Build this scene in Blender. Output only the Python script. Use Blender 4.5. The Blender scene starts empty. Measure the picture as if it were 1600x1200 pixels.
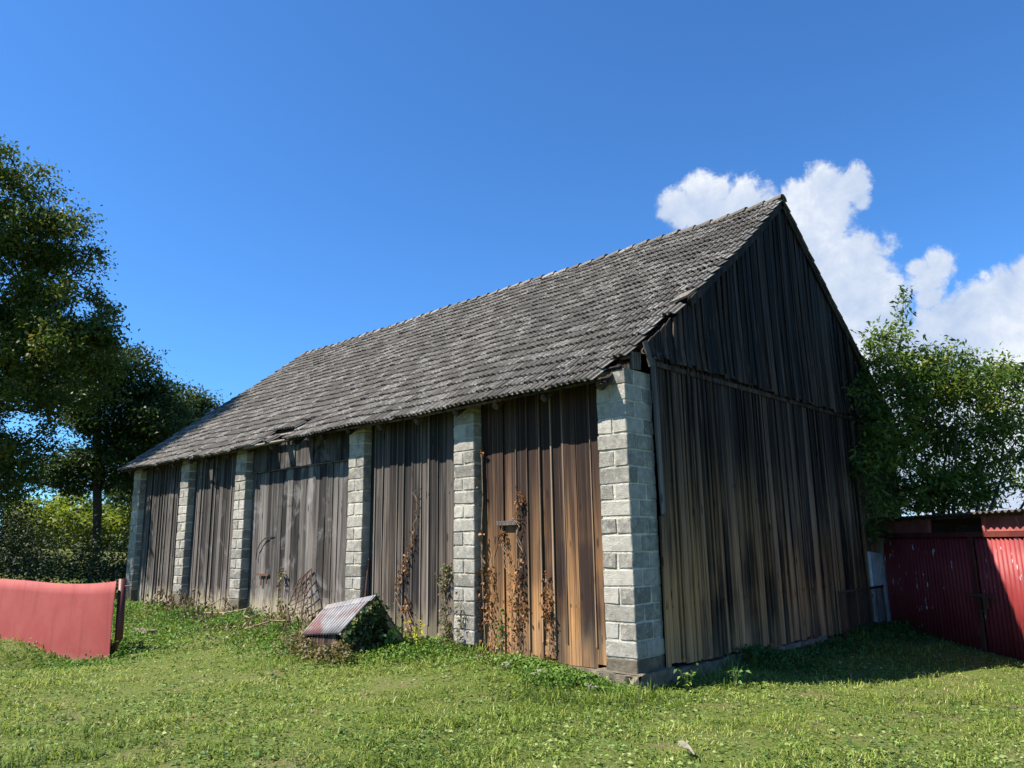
import bpy, math, random
import numpy as np
from mathutils import Vector, Matrix
random.seed(7)
RNG = np.random.default_rng(11)
SC = bpy.context.scene
COL = SC.collection

# ------------------------------------------------------------------ camera
F_PX, YAW, PITCH, ROLL = 1194.85, math.radians(43.638), math.radians(11.645), math.radians(-0.843)
CAM = np.array([5.5966, -7.9674, 1.65])
_fw = np.array([-math.sin(YAW)*math.cos(PITCH), math.cos(YAW)*math.cos(PITCH), math.sin(PITCH)])
_r = np.array([math.cos(YAW), math.sin(YAW), 0.0]); _u = np.cross(_r, _fw)
_r, _u = math.cos(ROLL)*_r + math.sin(ROLL)*_u, -math.sin(ROLL)*_r + math.cos(ROLL)*_u
cd = bpy.data.cameras.new('camera'); co = bpy.data.objects.new('camera', cd); COL.objects.link(co)
cd.sensor_width = 36; cd.lens = F_PX/1600*36; cd.clip_start = 0.05; cd.clip_end = 3000
M = Matrix.Identity(4)
for i in range(3):
    M[i][0], M[i][1], M[i][2], M[i][3] = _r[i], _u[i], -_fw[i], CAM[i]
co.matrix_world = M
SC.camera = co

def ray(x, y): return _fw + (x-800)/F_PX*_r - (y-600)/F_PX*_u
def at(x, y, d): return CAM + ray(x, y)*d                       # a photo pixel at a given real depth
def wall_pt(x, y, Y=0.12):                                       # a photo pixel on the long wall
    d = ray(x, y); return CAM + d*((Y-CAM[1])/d[1])

# ------------------------------------------------------------------ light
SUN = Vector((0.51, 0.70, -1.0)).normalized()
sl = bpy.data.lights.new('sun', 'SUN'); so = bpy.data.objects.new('sun', sl); COL.objects.link(so)
sl.energy = 5.0; sl.angle = math.radians(0.53); sl.color = (1.0, 0.94, 0.85)
so.rotation_euler = SUN.to_track_quat('-Z', 'Y').to_euler(); so.location = (-20, -30, 40)
EXPOSURE = 1.20
SC.view_settings.view_transform = 'Standard'; SC.view_settings.look = 'None'
SC.view_settings.exposure = EXPOSURE; SC.view_settings.gamma = 1; SC.view_settings.use_curve_mapping = False

# ------------------------------------------------------------------ node helpers
class NT:
    def __init__(s, tree):
        s.t = tree; s.n = tree.nodes; s.l = tree.links
    def node(s, typ, **kw):
        n = s.n.new(typ)
        for k, v in kw.items(): setattr(n, k, v)
        return n
    def put(s, sock, v):
        if hasattr(v, 'is_output') or isinstance(v, bpy.types.NodeSocket): s.l.new(v, sock)
        else: sock.default_value = v
    def math(s, op, a, b=0.0, c=0.0, clamp=False):
        n = s.node('ShaderNodeMath', operation=op, use_clamp=clamp)
        s.put(n.inputs[0], a); s.put(n.inputs[1], b); s.put(n.inputs[2], c)
        return n.outputs[0]
    def vec(s, op, a, b=(0, 0, 0)):
        n = s.node('ShaderNodeVectorMath', operation=op)
        s.put(n.inputs[0], a); s.put(n.inputs[1], b)
        return n.outputs['Value'] if op in ('DISTANCE', 'LENGTH', 'DOT_PRODUCT') else n.outputs[0]
    def mix(s, f, a, b, blend='MIX'):
        n = s.node('ShaderNodeMix', data_type='RGBA', blend_type=blend)
        s.put(n.inputs[0], f)
        for k, v in ((6, a), (7, b)):
            if isinstance(v, tuple) and len(v) == 3: v = v + (1,)
            s.put(n.inputs[k], v)
        return n.outputs[2]
    def noise(s, v, scale=1.0, detail=4.0, rough=0.55, dist=0.0):
        n = s.node('ShaderNodeTexNoise'); s.put(n.inputs['Vector'], v)
        n.inputs['Scale'].default_value = scale; n.inputs['Detail'].default_value = detail
        n.inputs['Roughness'].default_value = rough; n.inputs['Distortion'].default_value = dist
        return n.outputs[0]
    def vor(s, v, scale=1.0, feature='F1'):
        n = s.node('ShaderNodeTexVoronoi', feature=feature); s.put(n.inputs['Vector'], v)
        n.inputs['Scale'].default_value = scale
        return n.outputs['Distance']
    def step(s, v, a, b):
        n = s.node('ShaderNodeMapRange', interpolation_type='SMOOTHSTEP')
        s.put(n.inputs[0], v); n.inputs[1].default_value = a; n.inputs[2].default_value = b
        return n.outputs[0]
    def ramp(s, f, stops):
        n = s.node('ShaderNodeValToRGB'); s.put(n.inputs[0], f)
        e = n.color_ramp.elements
        while len(e) < len(stops): e.new(0.5)
        for el, (p, c) in zip(e, stops): el.position = p; el.color = tuple(c) + (1,)
        return n.outputs[0]

def new_mat(name):
    m = bpy.data.materials.new(name); m.use_nodes = True
    g = NT(m.node_tree); g.bsdf = m.node_tree.nodes['Principled BSDF']
    g.geo = g.node('ShaderNodeNewGeometry'); g.pos = g.geo.outputs['Position']; g.rnd = g.geo.outputs['Random Per Island']
    g.mat = m
    return g
def finish(g, color, rough=0.85, bump=None, dist=0.005, spec=0.25, metal=0.0):
    g.put(g.bsdf.inputs['Base Color'], color if not isinstance(color, tuple) else color + (1,))
    g.put(g.bsdf.inputs['Roughness'], rough); g.bsdf.inputs['Specular IOR Level'].default_value = spec
    g.put(g.bsdf.inputs['Metallic'], metal)
    if bump is not None:
        b = g.node('ShaderNodeBump'); b.inputs['Distance'].default_value = dist; b.inputs['Strength'].default_value = 1.0
        g.put(b.inputs['Height'], bump); g.l.new(b.outputs[0], g.bsdf.inputs['Normal'])
    return g.mat
def shifted(g, sc):
    off = g.node('ShaderNodeCombineXYZ')
    g.put(off.inputs[0], g.math('MULTIPLY', g.rnd, 37.0)); g.put(off.inputs[1], g.math('MULTIPLY', g.rnd, 53.0)); g.put(off.inputs[2], g.math('MULTIPLY', g.rnd, 91.0))
    p = g.vec('ADD', g.pos, off.outputs[0])
    return g.vec('MULTIPLY', p, sc)
def zed(g):
    n = g.node('ShaderNodeSeparateXYZ'); g.l.new(g.pos, n.inputs[0]); return n.outputs[2]

# ------------------------------------------------------------------ sky with clouds (a direction-space sky, all at infinity)
w = bpy.data.worlds.new('World'); SC.world = w; w.use_nodes = True
W = NT(w.node_tree); W.n.clear()
sky = W.node('ShaderNodeTexSky', sky_type='NISHITA'); sky.sun_disc = False
sky.sun_elevation = math.asin(-SUN.z); sky.sun_rotation = math.atan2(-SUN.x, -SUN.y)
sky.altitude = 300; sky.air_density = 1.0; sky.dust_density = 0.15; sky.ozone_density = 4.0
bg = W.node('ShaderNodeBackground'); bg.inputs[1].default_value = 0.060
W.l.new(W.mix(1.0, sky.outputs[0], (0.59, 1.09, 1.56), 'MULTIPLY'), bg.inputs[0])
tc = W.node('ShaderNodeTexCoord'); D = W.vec('NORMALIZE', tc.outputs['Generated'])
CLOUDS = [(1062,326,34),(1100,322,46),(1150,332,52),(1200,340,50),(1128,302,24),(1240,302,26),(1292,302,44),(1332,292,30),(1345,312,20),(1275,345,66),
          (1262,410,74),(1322,430,74),(1335,490,80),(1290,500,90),(1372,458,36),(1340,570,90),(1390,540,50),
          (1468,412,26),(1448,436,28),(1452,466,22),(1436,420,20),
          (1610,425,36),(1592,470,66),(1530,500,62),(1480,512,54),(1552,570,110),(1450,540,50),(1600,620,130),(1480,640,130),(1640,520,100),(1390,700,120),
          (1720,470,120),(1750,640,190),(1600,760,180),(1900,560,170)]
f = None
nz = W.noise(D, 24.0, 10.0, 0.66, 0.25); nz2 = W.noise(D, 9.0, 5.0, 0.55)
for (x, y, r) in CLOUDS:
    d = ray(x, y); L0 = np.linalg.norm(d); d = d/L0
    ra = r/F_PX/L0**1.5*1.12
    v = W.math('MULTIPLY_ADD', W.vec('DISTANCE', D, tuple(d)), -1.0/ra, 1.0)
    v = W.math('MULTIPLY', v, min(1.0, 0.55+r/150))
    f = v if f is None else W.math('MAXIMUM', f, v)
f = W.math('ADD', f, W.math('MULTIPLY_ADD', nz, 1.5, -0.75))
mask = W.step(f, -0.06, 0.30)
cl = W.ramp(W.math('ADD', W.math('MULTIPLY', nz, 0.35), W.math('MULTIPLY', nz2, 0.65)), [(0.38, (0.42, 0.52, 0.70)), (0.50, (0.58, 0.65, 0.77)), (0.60, (0.80, 0.83, 0.87))])
cb = W.node('ShaderNodeBackground'); W.l.new(cl, cb.inputs[0]); cb.inputs[1].default_value = 0.53
mx = W.node('ShaderNodeMixShader'); W.l.new(W.math('MULTIPLY', mask, 0.97), mx.inputs[0]); W.l.new(bg.outputs[0], mx.inputs[1]); W.l.new(cb.outputs[0], mx.inputs[2])
wo = W.node('ShaderNodeOutputWorld'); W.l.new(mx.outputs[0], wo.inputs[0])

# ------------------------------------------------------------------ object helpers
def tag(o, label=None, cat=None, group=None, kind=None):
    if label: o['label'] = label
    if cat: o['category'] = cat
    if group: o['group'] = group
    if kind: o['kind'] = kind
    return o
def empty(name, loc, label, cat, group=None):
    o = bpy.data.objects.new(name, None); COL.objects.link(o); o.location = Vector(loc); o.empty_display_size = 0.2
    return tag(o, label, cat, group)
def root_loc(o):
    v = Vector((0, 0, 0))
    while o is not None: v = v + o.location; o = o.parent
    return v
class MB:
    def __init__(s): s.v = []; s.f = []
    def add(s, vs, fs):
        b = len(s.v); s.v += [tuple(map(float, p)) for p in vs]; s.f += [tuple(i+b for i in q) for q in fs]
    def hexa(s, c):                                               # 8 corners: bottom 4 (ccw), top 4
        s.add(c, [(3, 2, 1, 0), (4, 5, 6, 7), (0, 1, 5, 4), (1, 2, 6, 5), (2, 3, 7, 6), (3, 0, 4, 7)])
    def box(s, lo, hi, j=0.0):
        (x0, y0, z0), (x1, y1, z1) = lo, hi
        c = [(x0, y0, z0), (x1, y0, z0), (x1, y1, z0), (x0, y1, z0), (x0, y0, z1), (x1, y0, z1), (x1, y1, z1), (x0, y1, z1)]
        if j: c = [tuple(a+random.uniform(-j, j) for a in p) for p in c]
        s.hexa(c)
    def obox(s, c, ax, ay, az, hx, hy, hz):                       # oriented box
        c = np.array(c, float); ax, ay, az = [np.array(a, float)/np.linalg.norm(a) for a in (ax, ay, az)]
        s.hexa([c+ax*a*hx+ay*b*hy+az*d*hz for d in (-1, 1) for a, b in ((-1, -1), (1, -1), (1, 1), (-1, 1))])
    def cbox(s, lo, hi, ch, j=0.0):                               # box with chamfered, jittered edges
        lo = np.array(lo, float); hi = np.array(hi, float); idx = {}; vs = []
        cj = {}
        for sx in (0, 1):
            for sy in (0, 1):
                for sz in (0, 1):
                    cor = np.array([(lo, hi)[sx][0], (lo, hi)[sy][1], (lo, hi)[sz][2]]); inw = np.array([1-2*sx, 1-2*sy, 1-2*sz])
                    jj = np.array([random.uniform(-j, j) for _ in range(3)]); c3 = ch*random.uniform(0.5, 1.6)
                    for a in range(3):
                        m = inw*c3; m[a] = 0
                        idx[(sx, sy, sz, a)] = len(vs); vs.append(cor+m+jj)
        g = lambda k, a: idx[k+(a,)]
        fs = []
        for a in range(3):
            b, c = [i for i in range(3) if i != a]
            for sa in (0, 1):
                q = []
                for sb, sc in ((0, 0), (1, 0), (1, 1), (0, 1)):
                    k = [0, 0, 0]; k[a] = sa; k[b] = sb; k[c] = sc; q.append(g(tuple(k), a))
                flip = (sa == 1) != (a == 1)
                fs.append(tuple(q) if flip else tuple(q[::-1]))
            for sb in (0, 1):
                for sc in (0, 1):
                    k0 = [0, 0, 0]; k0[b] = sb; k0[c] = sc; k1 = list(k0); k1[a] = 1
                    fs.append((g(tuple(k0), b), g(tuple(k1), b), g(tuple(k1), c), g(tuple(k0), c)))
        for k in {i[:3] for i in idx}: fs.append((g(k, 0), g(k, 1), g(k, 2)))
        s.add(vs, fs)
    def tube(s, pts, rad, n=6, cap=True):
        pts = [np.array(p, float) for p in pts]
        if not hasattr(rad, '__len__'): rad = [rad]*len(pts)
        vs = []; up = np.array([0.13, 0.21, 0.97])
        for i, p in enumerate(pts):
            t = pts[min(i+1, len(pts)-1)]-pts[max(i-1, 0)]; t = t/(np.linalg.norm(t)+1e-9)
            a = np.cross(t, up if abs(t@up) < 0.95 else np.array([1.0, 0, 0])); a /= np.linalg.norm(a); b = np.cross(t, a)
            for k in range(n):
                an = 2*math.pi*k/n; vs.append(p+rad[i]*(math.cos(an)*a+math.sin(an)*b))
        fs = []
        for i in range(len(pts)-1):
            for k in range(n):
                k2 = (k+1) % n; fs.append((i*n+k, i*n+k2, (i+1)*n+k2, (i+1)*n+k))
        if cap: fs += [tuple(range(n))[::-1], tuple((len(pts)-1)*n+k for k in range(n))]
        s.add(vs, fs)
    def build(s, name, mat, parent=None, smooth=False, **tags):
        off = np.array(root_loc(parent)) if parent is not None else np.array(tags.pop('base', (0, 0, 0)), float)
        me = bpy.data.meshes.new(name); me.from_pydata([tuple(np.array(p)-off) for p in s.v], [], s.f); me.update()
        if mat: me.materials.append(mat)
        if smooth: me.polygons.foreach_set('use_smooth', [True]*len(me.polygons))
        o = bpy.data.objects.new(name, me); COL.objects.link(o)
        if parent is not None: o.parent = parent
        else: o.location = off
        return tag(o, **tags) if tags else o
def np_mesh(name, V, faces, mat, rnd=None, parent=None, base=None, smooth=False):
    """V (n,k,3): n copies of a k-vertex piece; faces: list of tuples over k; all of one object."""
    n, k, _ = V.shape
    off = np.array(root_loc(parent)) if parent is not None else np.array(base if base is not None else (0, 0, 0), float)
    co_ = (V.reshape(-1, 3)-off).astype(np.float32)
    loops = []; tot = []
    for fc in faces:
        loops.append(np.array(fc)); tot.append(len(fc))
    li = np.concatenate([np.concatenate(loops)[None, :] + (np.arange(n)*k)[:, None]]).reshape(-1)
    lt = np.tile(np.array(tot), n); ls = np.concatenate([[0], np.cumsum(lt)[:-1]])
    me = bpy.data.meshes.new(name)
    me.vertices.add(len(co_)); me.vertices.foreach_set('co', co_.ravel())
    me.loops.add(len(li)); me.loops.foreach_set('vertex_index', li.astype(np.int32))
    me.polygons.add(len(lt)); me.polygons.foreach_set('loop_start', ls.astype(np.int32)); me.polygons.foreach_set('loop_total', lt.astype(np.int32))
    if smooth: me.polygons.foreach_set('use_smooth', np.ones(len(lt), bool))
    me.update(calc_edges=True)
    if rnd is not None:
        a = me.attributes.new('rnd', 'FLOAT', 'POINT'); a.data.foreach_set('value', np.repeat(rnd, k).astype(np.float32))
    me.materials.append(mat)
    o = bpy.data.objects.new(name, me); COL.objects.link(o)
    if parent is not None: o.parent = parent
    else: o.location = off
    return o

def sm(x, a, b):
    t = np.clip((np.asarray(x, float)-a)/(b-a), 0, 1); return t*t*(3-2*t)
def wav(x, y, s, seed=0):                                          # cheap smooth noise in about -1..1
    r = np.random.default_rng(seed); o = 0
    for i in range(6):
        a = r.uniform(0, 6.28); k = s*r.uniform(0.6, 2.2); o = o + np.sin(k*(x*math.cos(a)+y*math.sin(a))+r.uniform(0, 6.28))
    return o/3.2
def ground(x, y):
    x = np.asarray(x, float); y = np.asarray(y, float)
    gx = np.interp(x, [-80, -16, -8, -3, 0, 3, 10, 60], [0.9, 0.26, 0.24, 0.12, -0.09, -0.19, -0.15, 0.0])
    g0 = np.interp(x, [-80, -20, -8, 0, 10, 60], [0.9, 0.12, 0.0, -0.07, -0.1, 0.0])
    k = np.exp(-(np.minimum(y, 0)/1.9)**2)
    z = gx*k+g0*(1-k)
    d = np.hypot(x-CAM[0], y-CAM[1])
    z = z+0.018*wav(x, y, 2.1, 3)+0.012*wav(x, y, 5.0, 4)+np.clip(d-60, 0, 400)*0.012
    z = z-0.27*np.exp(-((x+8.55)/1.45)**2-((y+3.85)/0.85)**2)             # worn hollow before the red sheet
    z = z+1.2*sm(-x, 19, 34)*sm(d, 22, 40)                         # the rise beyond the trees
    return z

# ------------------------------------------------------------------ materials
def wood(name, dark, light, warm, z_warm=(2.2, 0.3), warm_amt=0.8, stain=0.75, splash=0.0, grainx=70, old=(1.2, 3.6, 0.6), pale=0.45, bleach=0.0):
    g = new_mat(name)
    p1 = shifted(g, (grainx, grainx, 1.6)); grain = g.noise(p1, 1.0, 5.0, 0.65)
    streak = g.noise(shifted(g, (11, 11, 0.55)), 1.0, 4.0, 0.6)
    z = zed(g)
    big = g.noise(g.vec('MULTIPLY', g.pos, (1.1, 1.1, 0.7)), 1.0, 3.0, 0.5)
    fine = g.noise(shifted(g, (34, 34, 0.32)), 1.0, 4.0, 0.6)
    t = g.math('ADD', g.math('ADD', g.math('MULTIPLY', grain, 0.40), g.math('MULTIPLY', streak, 0.45)), g.math('MULTIPLY_ADD', fine, 0.75, -0.27))
    t = g.math('ADD', t, g.math('MULTIPLY_ADD', g.rnd, 0.56, -0.31))
    c = g.mix(g.step(t, 0.33, 0.74), dark, light)
    wz = g.node('ShaderNodeMapRange'); g.put(wz.inputs[0], g.math('ADD', z, g.math('MULTIPLY_ADD', streak, 2.4, -1.2)))
    wz.inputs[1].default_value = z_warm[0]; wz.inputs[2].default_value = z_warm[1]
    wa = g.math('MULTIPLY', wz.outputs[0], g.math('MULTIPLY', g.step(g.math('ADD', big, g.math('MULTIPLY_ADD', g.rnd, 0.4, -0.2)), 0.25, 0.6), warm_amt))
    wc = g.mix(g.step(g.math('ADD', g.math('MULTIPLY', grain, 0.5), g.math('MULTIPLY', fine, 0.6)), 0.38, 0.68), tuple(a*0.40 for a in warm), warm)
    c = g.mix(wa, c, wc)
    st = g.step(g.noise(shifted(g, (7, 7, 0.28)), 1.0, 5.0, 0.6), 0.45, 0.62)
    c = g.mix(g.math('MULTIPLY', st, stain), c, tuple(a*0.35 for a in dark))
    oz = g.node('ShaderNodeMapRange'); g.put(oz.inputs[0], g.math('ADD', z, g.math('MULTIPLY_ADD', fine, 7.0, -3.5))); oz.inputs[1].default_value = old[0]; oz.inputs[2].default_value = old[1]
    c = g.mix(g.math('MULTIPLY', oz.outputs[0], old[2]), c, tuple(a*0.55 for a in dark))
    ps = g.step(g.noise(shifted(g, (48, 48, 0.20)), 1.0, 3.0, 0.55), 0.57, 0.66)
    c = g.mix(g.math('MULTIPLY', ps, pale), c, tuple(min(1, a*1.25) for a in light))
    if bleach:
        bl = g.step(g.noise(g.vec('MULTIPLY', g.pos, (1.5, 1.5, 1.1)), 1.0, 6.0, 0.62, 1.2), 0.52, 0.68)
        c = g.mix(g.math('MULTIPLY', bl, bleach), c, (0.30, 0.285, 0.265))
    kn = g.vor(shifted(g, (6, 6, 1.7)), 1.0)
    c = g.mix(g.math('MULTIPLY', g.step(kn, 0.16, 0.07), 0.75), c, tuple(a*0.4 for a in dark))
    zf = g.math('ABSOLUTE', g.math('SUBTRACT', g.math('FRACT', g.math('MULTIPLY', z, 0.62)), 0.5))
    nail = g.math('MULTIPLY', g.step(zf, 0.020, 0.008), g.step(g.noise(g.vec('MULTIPLY', g.pos, (26, 26, 3)), 1.0, 1.0, 0.5), 0.60, 0.66))
    c = g.mix(g.math('MULTIPLY', nail, 0.7), c, (0.03, 0.015, 0.010))
    crack = g.step(g.noise(shifted(g, (85, 85, 0.45)), 1.0, 3.0, 0.5), 0.42, 0.33)
    c = g.mix(g.math('MULTIPLY', crack, 0.75), c, tuple(a*0.3 for a in dark))
    if splash:
        zz = g.math('ADD', z, g.math('MULTIPLY', g.noise(g.vec('MULTIPLY', g.pos, (6, 6, 2)), 1.0, 4.0, 0.6), -1.0))
        c = g.mix(g.math('MULTIPLY', g.step(zz, 0.30, -0.20), splash), c, (0.36, 0.31, 0.21))
    h = g.math('SUBTRACT', g.math('MULTIPLY', grain, 0.7), g.math('MULTIPLY', crack, 0.6))
    return finish(g, c, 0.82, h, 0.006, 0.2)
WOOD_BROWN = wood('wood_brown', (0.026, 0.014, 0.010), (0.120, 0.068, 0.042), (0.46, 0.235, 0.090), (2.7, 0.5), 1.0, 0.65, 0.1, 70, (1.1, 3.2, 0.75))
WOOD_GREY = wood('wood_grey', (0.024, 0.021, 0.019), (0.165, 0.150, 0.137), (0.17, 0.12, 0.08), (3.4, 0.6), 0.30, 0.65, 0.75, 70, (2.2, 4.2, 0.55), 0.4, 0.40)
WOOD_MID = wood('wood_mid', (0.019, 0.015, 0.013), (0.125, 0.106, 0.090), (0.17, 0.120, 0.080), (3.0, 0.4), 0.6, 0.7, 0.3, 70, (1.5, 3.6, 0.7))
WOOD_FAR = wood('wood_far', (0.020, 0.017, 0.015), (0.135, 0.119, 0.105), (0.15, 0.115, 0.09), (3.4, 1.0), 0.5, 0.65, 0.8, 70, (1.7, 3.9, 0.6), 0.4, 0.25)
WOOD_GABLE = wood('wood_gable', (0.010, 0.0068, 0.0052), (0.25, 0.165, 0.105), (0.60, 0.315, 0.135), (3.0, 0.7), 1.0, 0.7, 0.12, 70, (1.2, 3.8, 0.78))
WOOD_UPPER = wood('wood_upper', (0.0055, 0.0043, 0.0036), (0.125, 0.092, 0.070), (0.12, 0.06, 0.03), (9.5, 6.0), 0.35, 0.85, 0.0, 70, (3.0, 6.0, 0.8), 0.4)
WOOD_TRIM = wood('wood_trim', (0.07, 0.06, 0.055), (0.24, 0.21, 0.18), (0.3, 0.24, 0.17), (3, 0), 0.3, 0.3)
WOOD_BSTRIP = wood('wood_brown_strip', (0.07, 0.045, 0.032), (0.26, 0.185, 0.13), (0.42, 0.25, 0.12), (3, 0), 0.6, 0.3)
WOOD_LATH = wood('wood_lath', (0.14, 0.11, 0.085), (0.44, 0.38, 0.30), (0.4, 0.3, 0.2), (3, 0), 0.2, 0.3)
WOOD_FRESH = wood('wood_fresh', (0.25, 0.16, 0.09), (0.52, 0.36, 0.22), (0.5, 0.32, 0.17), (3, 0), 0.4, 0.25)

def concrete(name, base, mort=False):
    g = new_mat(name)
    n1 = g.noise(g.pos, 9.0, 6.0, 0.65); n2 = g.noise(g.pos, 70.0, 4.0, 0.7); n3 = g.noise(g.pos, 2.2, 3.0, 0.5)
    v = g.math('ADD', g.math('MULTIPLY', n1, 0.6), g.math('ADD', g.math('MULTIPLY', n2, 0.35), g.math('MULTIPLY_ADD', g.rnd, 0.30, -0.15)))
    c = g.mix(g.step(v, 0.22, 0.78), tuple(a*0.48 for a in base), tuple(min(1, a*1.35) for a in base))
    c = g.mix(g.math('MULTIPLY', g.step(n3, 0.55, 0.72), 0.35), c, (0.30, 0.27, 0.20))
    c = g.mix(g.math('MULTIPLY', g.step(g.vor(g.pos, 55.0), 0.16, 0.08), 0.6), c, tuple(a*0.3 for a in base))
    if name == 'concrete_block': c = mort_smear(g, c)
    return finish(g, c, 0.95, g.math('ADD', n2, g.math('MULTIPLY', n1, 1.4)), 0.016 if not mort else 0.018, 0.1)
def mort_smear(g, c):
    return g.mix(g.math('MULTIPLY', g.step(g.noise(g.pos, 7.5, 7.0, 0.72), 0.53, 0.60), 0.7), c, (0.40, 0.375, 0.31))
BLOCK = concrete('concrete_block', (0.345, 0.322, 0.275)); MORTAR = concrete('mortar', (0.54, 0.50, 0.41), True)
FOOTING = concrete('footing_concrete', (0.20, 0.172, 0.125), True); SHEDWALL = concrete('render_wall', (0.38, 0.36, 0.33))

def tiles():
    g = new_mat('roof_tile')
    n1 = g.noise(g.pos, 14.0, 5.0, 0.7); n2 = g.noise(g.pos, 60.0, 3.0, 0.6); n3 = g.noise(g.pos, 0.8, 3.0, 0.5); n4 = g.noise(g.pos, 4.0, 4.0, 0.6)
    v = g.math('ADD', g.math('MULTIPLY_ADD', g.rnd, 0.42, 0.30), g.math('MULTIPLY_ADD', n1, 1.3, -0.65))
    c = g.ramp(v, [(0.0, (0.062, 0.054, 0.044)), (0.5, (0.122, 0.109, 0.092)), (0.95, (0.205, 0.186, 0.156))])
    c = g.mix(g.math('MULTIPLY', g.step(n3, 0.45, 0.65), 0.4), c, (0.085, 0.075, 0.065))
    n5 = g.noise(g.pos, 27.0, 4.0, 0.65)
    lich = g.step(g.math('ADD', g.math('ADD', n5, g.math('MULTIPLY_ADD', n4, 0.35, -0.175)), g.math('MULTIPLY_ADD', g.rnd, 0.20, -0.10)), 0.585, 0.665)
    c = g.mix(g.math('MULTIPLY', lich, 0.8), c, (0.34, 0.32, 0.28))
    moss = g.step(g.noise(g.pos, 9.0, 5.0, 0.7), 0.66, 0.76)
    c = g.mix(g.math('MULTIPLY', moss, 0.7), c, (0.13, 0.10, 0.045))
    c = g.mix(g.math('MULTIPLY', g.step(g.noise(g.pos, 23.0, 4.0, 0.7), 0.36, 0.28), 0.6), c, (0.03, 0.027, 0.024))
    return finish(g, c, 0.9, g.math('ADD', n2, n1), 0.008, 0.15)
TILE = tiles()

def paint(name, base, fade, peel=0.0, rough=0.55, mud=None):
    g = new_mat(name)
    n1 = g.noise(g.pos, 2.3, 5.0, 0.6); n2 = g.noise(g.pos, 22.0, 4.0, 0.6); n3 = g.noise(g.vec('MULTIPLY', g.pos, (5, 5, 0.5)), 1.0, 4.0, 0.6)
    c = g.mix(g.step(n1, 0.3, 0.7), base, fade)
    c = g.mix(g.math('MULTIPLY', g.step(n3, 0.5, 0.7), 0.45), c, tuple(a*0.62 for a in base))
    if peel:
        pn = g.noise(g.vec('MULTIPLY', g.pos, (17, 17, 4.5)), 1.0, 3.0, 0.55)
        mk = g.math('MULTIPLY', g.step(pn, 0.655, 0.675), g.step(g.noise(g.pos, 1.1, 2.0, 0.5), 0.46, 0.52))
        c = g.mix(g.math('MULTIPLY', mk, peel), c, (0.40, 0.42, 0.45))
    c = g.mix(g.math('MULTIPLY', g.step(g.noise(g.pos, 31.0, 3.0, 0.6), 0.68, 0.74), 0.6), c, (0.16, 0.08, 0.05))
    if mud is not None:
        z = zed(g); zz = g.math('ADD', z, g.math('MULTIPLY', n2, -0.22))
        c = g.mix(g.math('MULTIPLY', g.step(zz, mud[1], mud[0]), 0.5), c, (0.30, 0.20, 0.14))
    return finish(g, c, rough, g.math('ADD', g.math('MULTIPLY', n1, 2), n2), 0.002, 0.35)
RED_PANEL = paint('faded_red_paint', (0.265, 0.044, 0.038), (0.29, 0.060, 0.050), 0, 0.75, (-0.34, -0.14))
RED_GATE = paint('red_gate_paint', (0.185, 0.018, 0.020), (0.225, 0.030, 0.029), 1.0, 0.55)
RED_BOARD = paint('red_fascia_paint', (0.25, 0.060, 0.055), (0.36, 0.12, 0.10), 0.3, 0.7)
RED_POST = paint('red_post_paint', (0.095, 0.022, 0.018), (0.14, 0.036, 0.027), 0, 0.5)
RUST = paint('rusty_iron', (0.13, 0.055, 0.030), (0.075, 0.040, 0.028), 0, 0.8)
DARK_METAL = paint('dark_iron', (0.035, 0.028, 0.026), (0.06, 0.045, 0.038), 0, 0.7)
def tin():
    g = new_mat('old_corrugated_tin')
    n1 = g.noise(g.pos, 5.0, 5.0, 0.6); n3 = g.noise(g.pos, 3.0, 3.0, 0.5)
    c = g.mix(g.step(n1, 0.3, 0.7), (0.15, 0.145, 0.145), (0.26, 0.255, 0.25))
    z = zed(g)
    r = g.math('MULTIPLY', g.step(n3, 0.42, 0.62), g.step(g.math('ADD', z, g.math('MULTIPLY_ADD', n1, 0.5, -0.25)), 0.88, 0.45))
    c = g.mix(g.math('MULTIPLY', r, 0.85), c, (0.17, 0.060, 0.052))
    c = g.mix(g.math('MULTIPLY', g.step(g.noise(g.pos, 26.0, 3.0, 0.6), 0.6, 0.7), 0.5), c, (0.22, 0.13, 0.09))
    return finish(g, c, 0.55, n1, 0.003, 0.4, 0.1)
TIN = tin()
def plaster():
    g = new_mat('white_plaster'); n1 = g.noise(g.pos, 3.0, 5.0, 0.65); n2 = g.noise(g.pos, 40.0, 3.0, 0.6)
    c = g.mix(g.step(n1, 0.35, 0.7), (0.74, 0.74, 0.72), (0.50, 0.49, 0.46))
    c = g.mix(g.step(g.noise(g.pos, 2.1, 4.0, 0.6), 0.63, 0.66), c, (0.25, 0.22, 0.19))
    return finish(g, c, 0.95, g.math('ADD', n1, n2), 0.01, 0.1)
PLASTER = plaster()
def flat(name, c, rough=0.9):
    g = new_mat(name); n = g.noise(g.pos, 12.0, 4.0, 0.6)
    return finish(g, g.mix(g.step(n, 0.2, 0.8), tuple(a*0.6 for a in c), tuple(min(1, a*1.35) for a in c)), rough, n, 0.006, 0.15)
BARK = flat('bark', (0.075, 0.058, 0.045)); DRYSTEM = flat('dry_stem', (0.26, 0.19, 0.12)); STONE = flat('stone', (0.25, 0.23, 0.19)); SCRAP = flat('scrap', (0.19, 0.175, 0.13))
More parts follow.
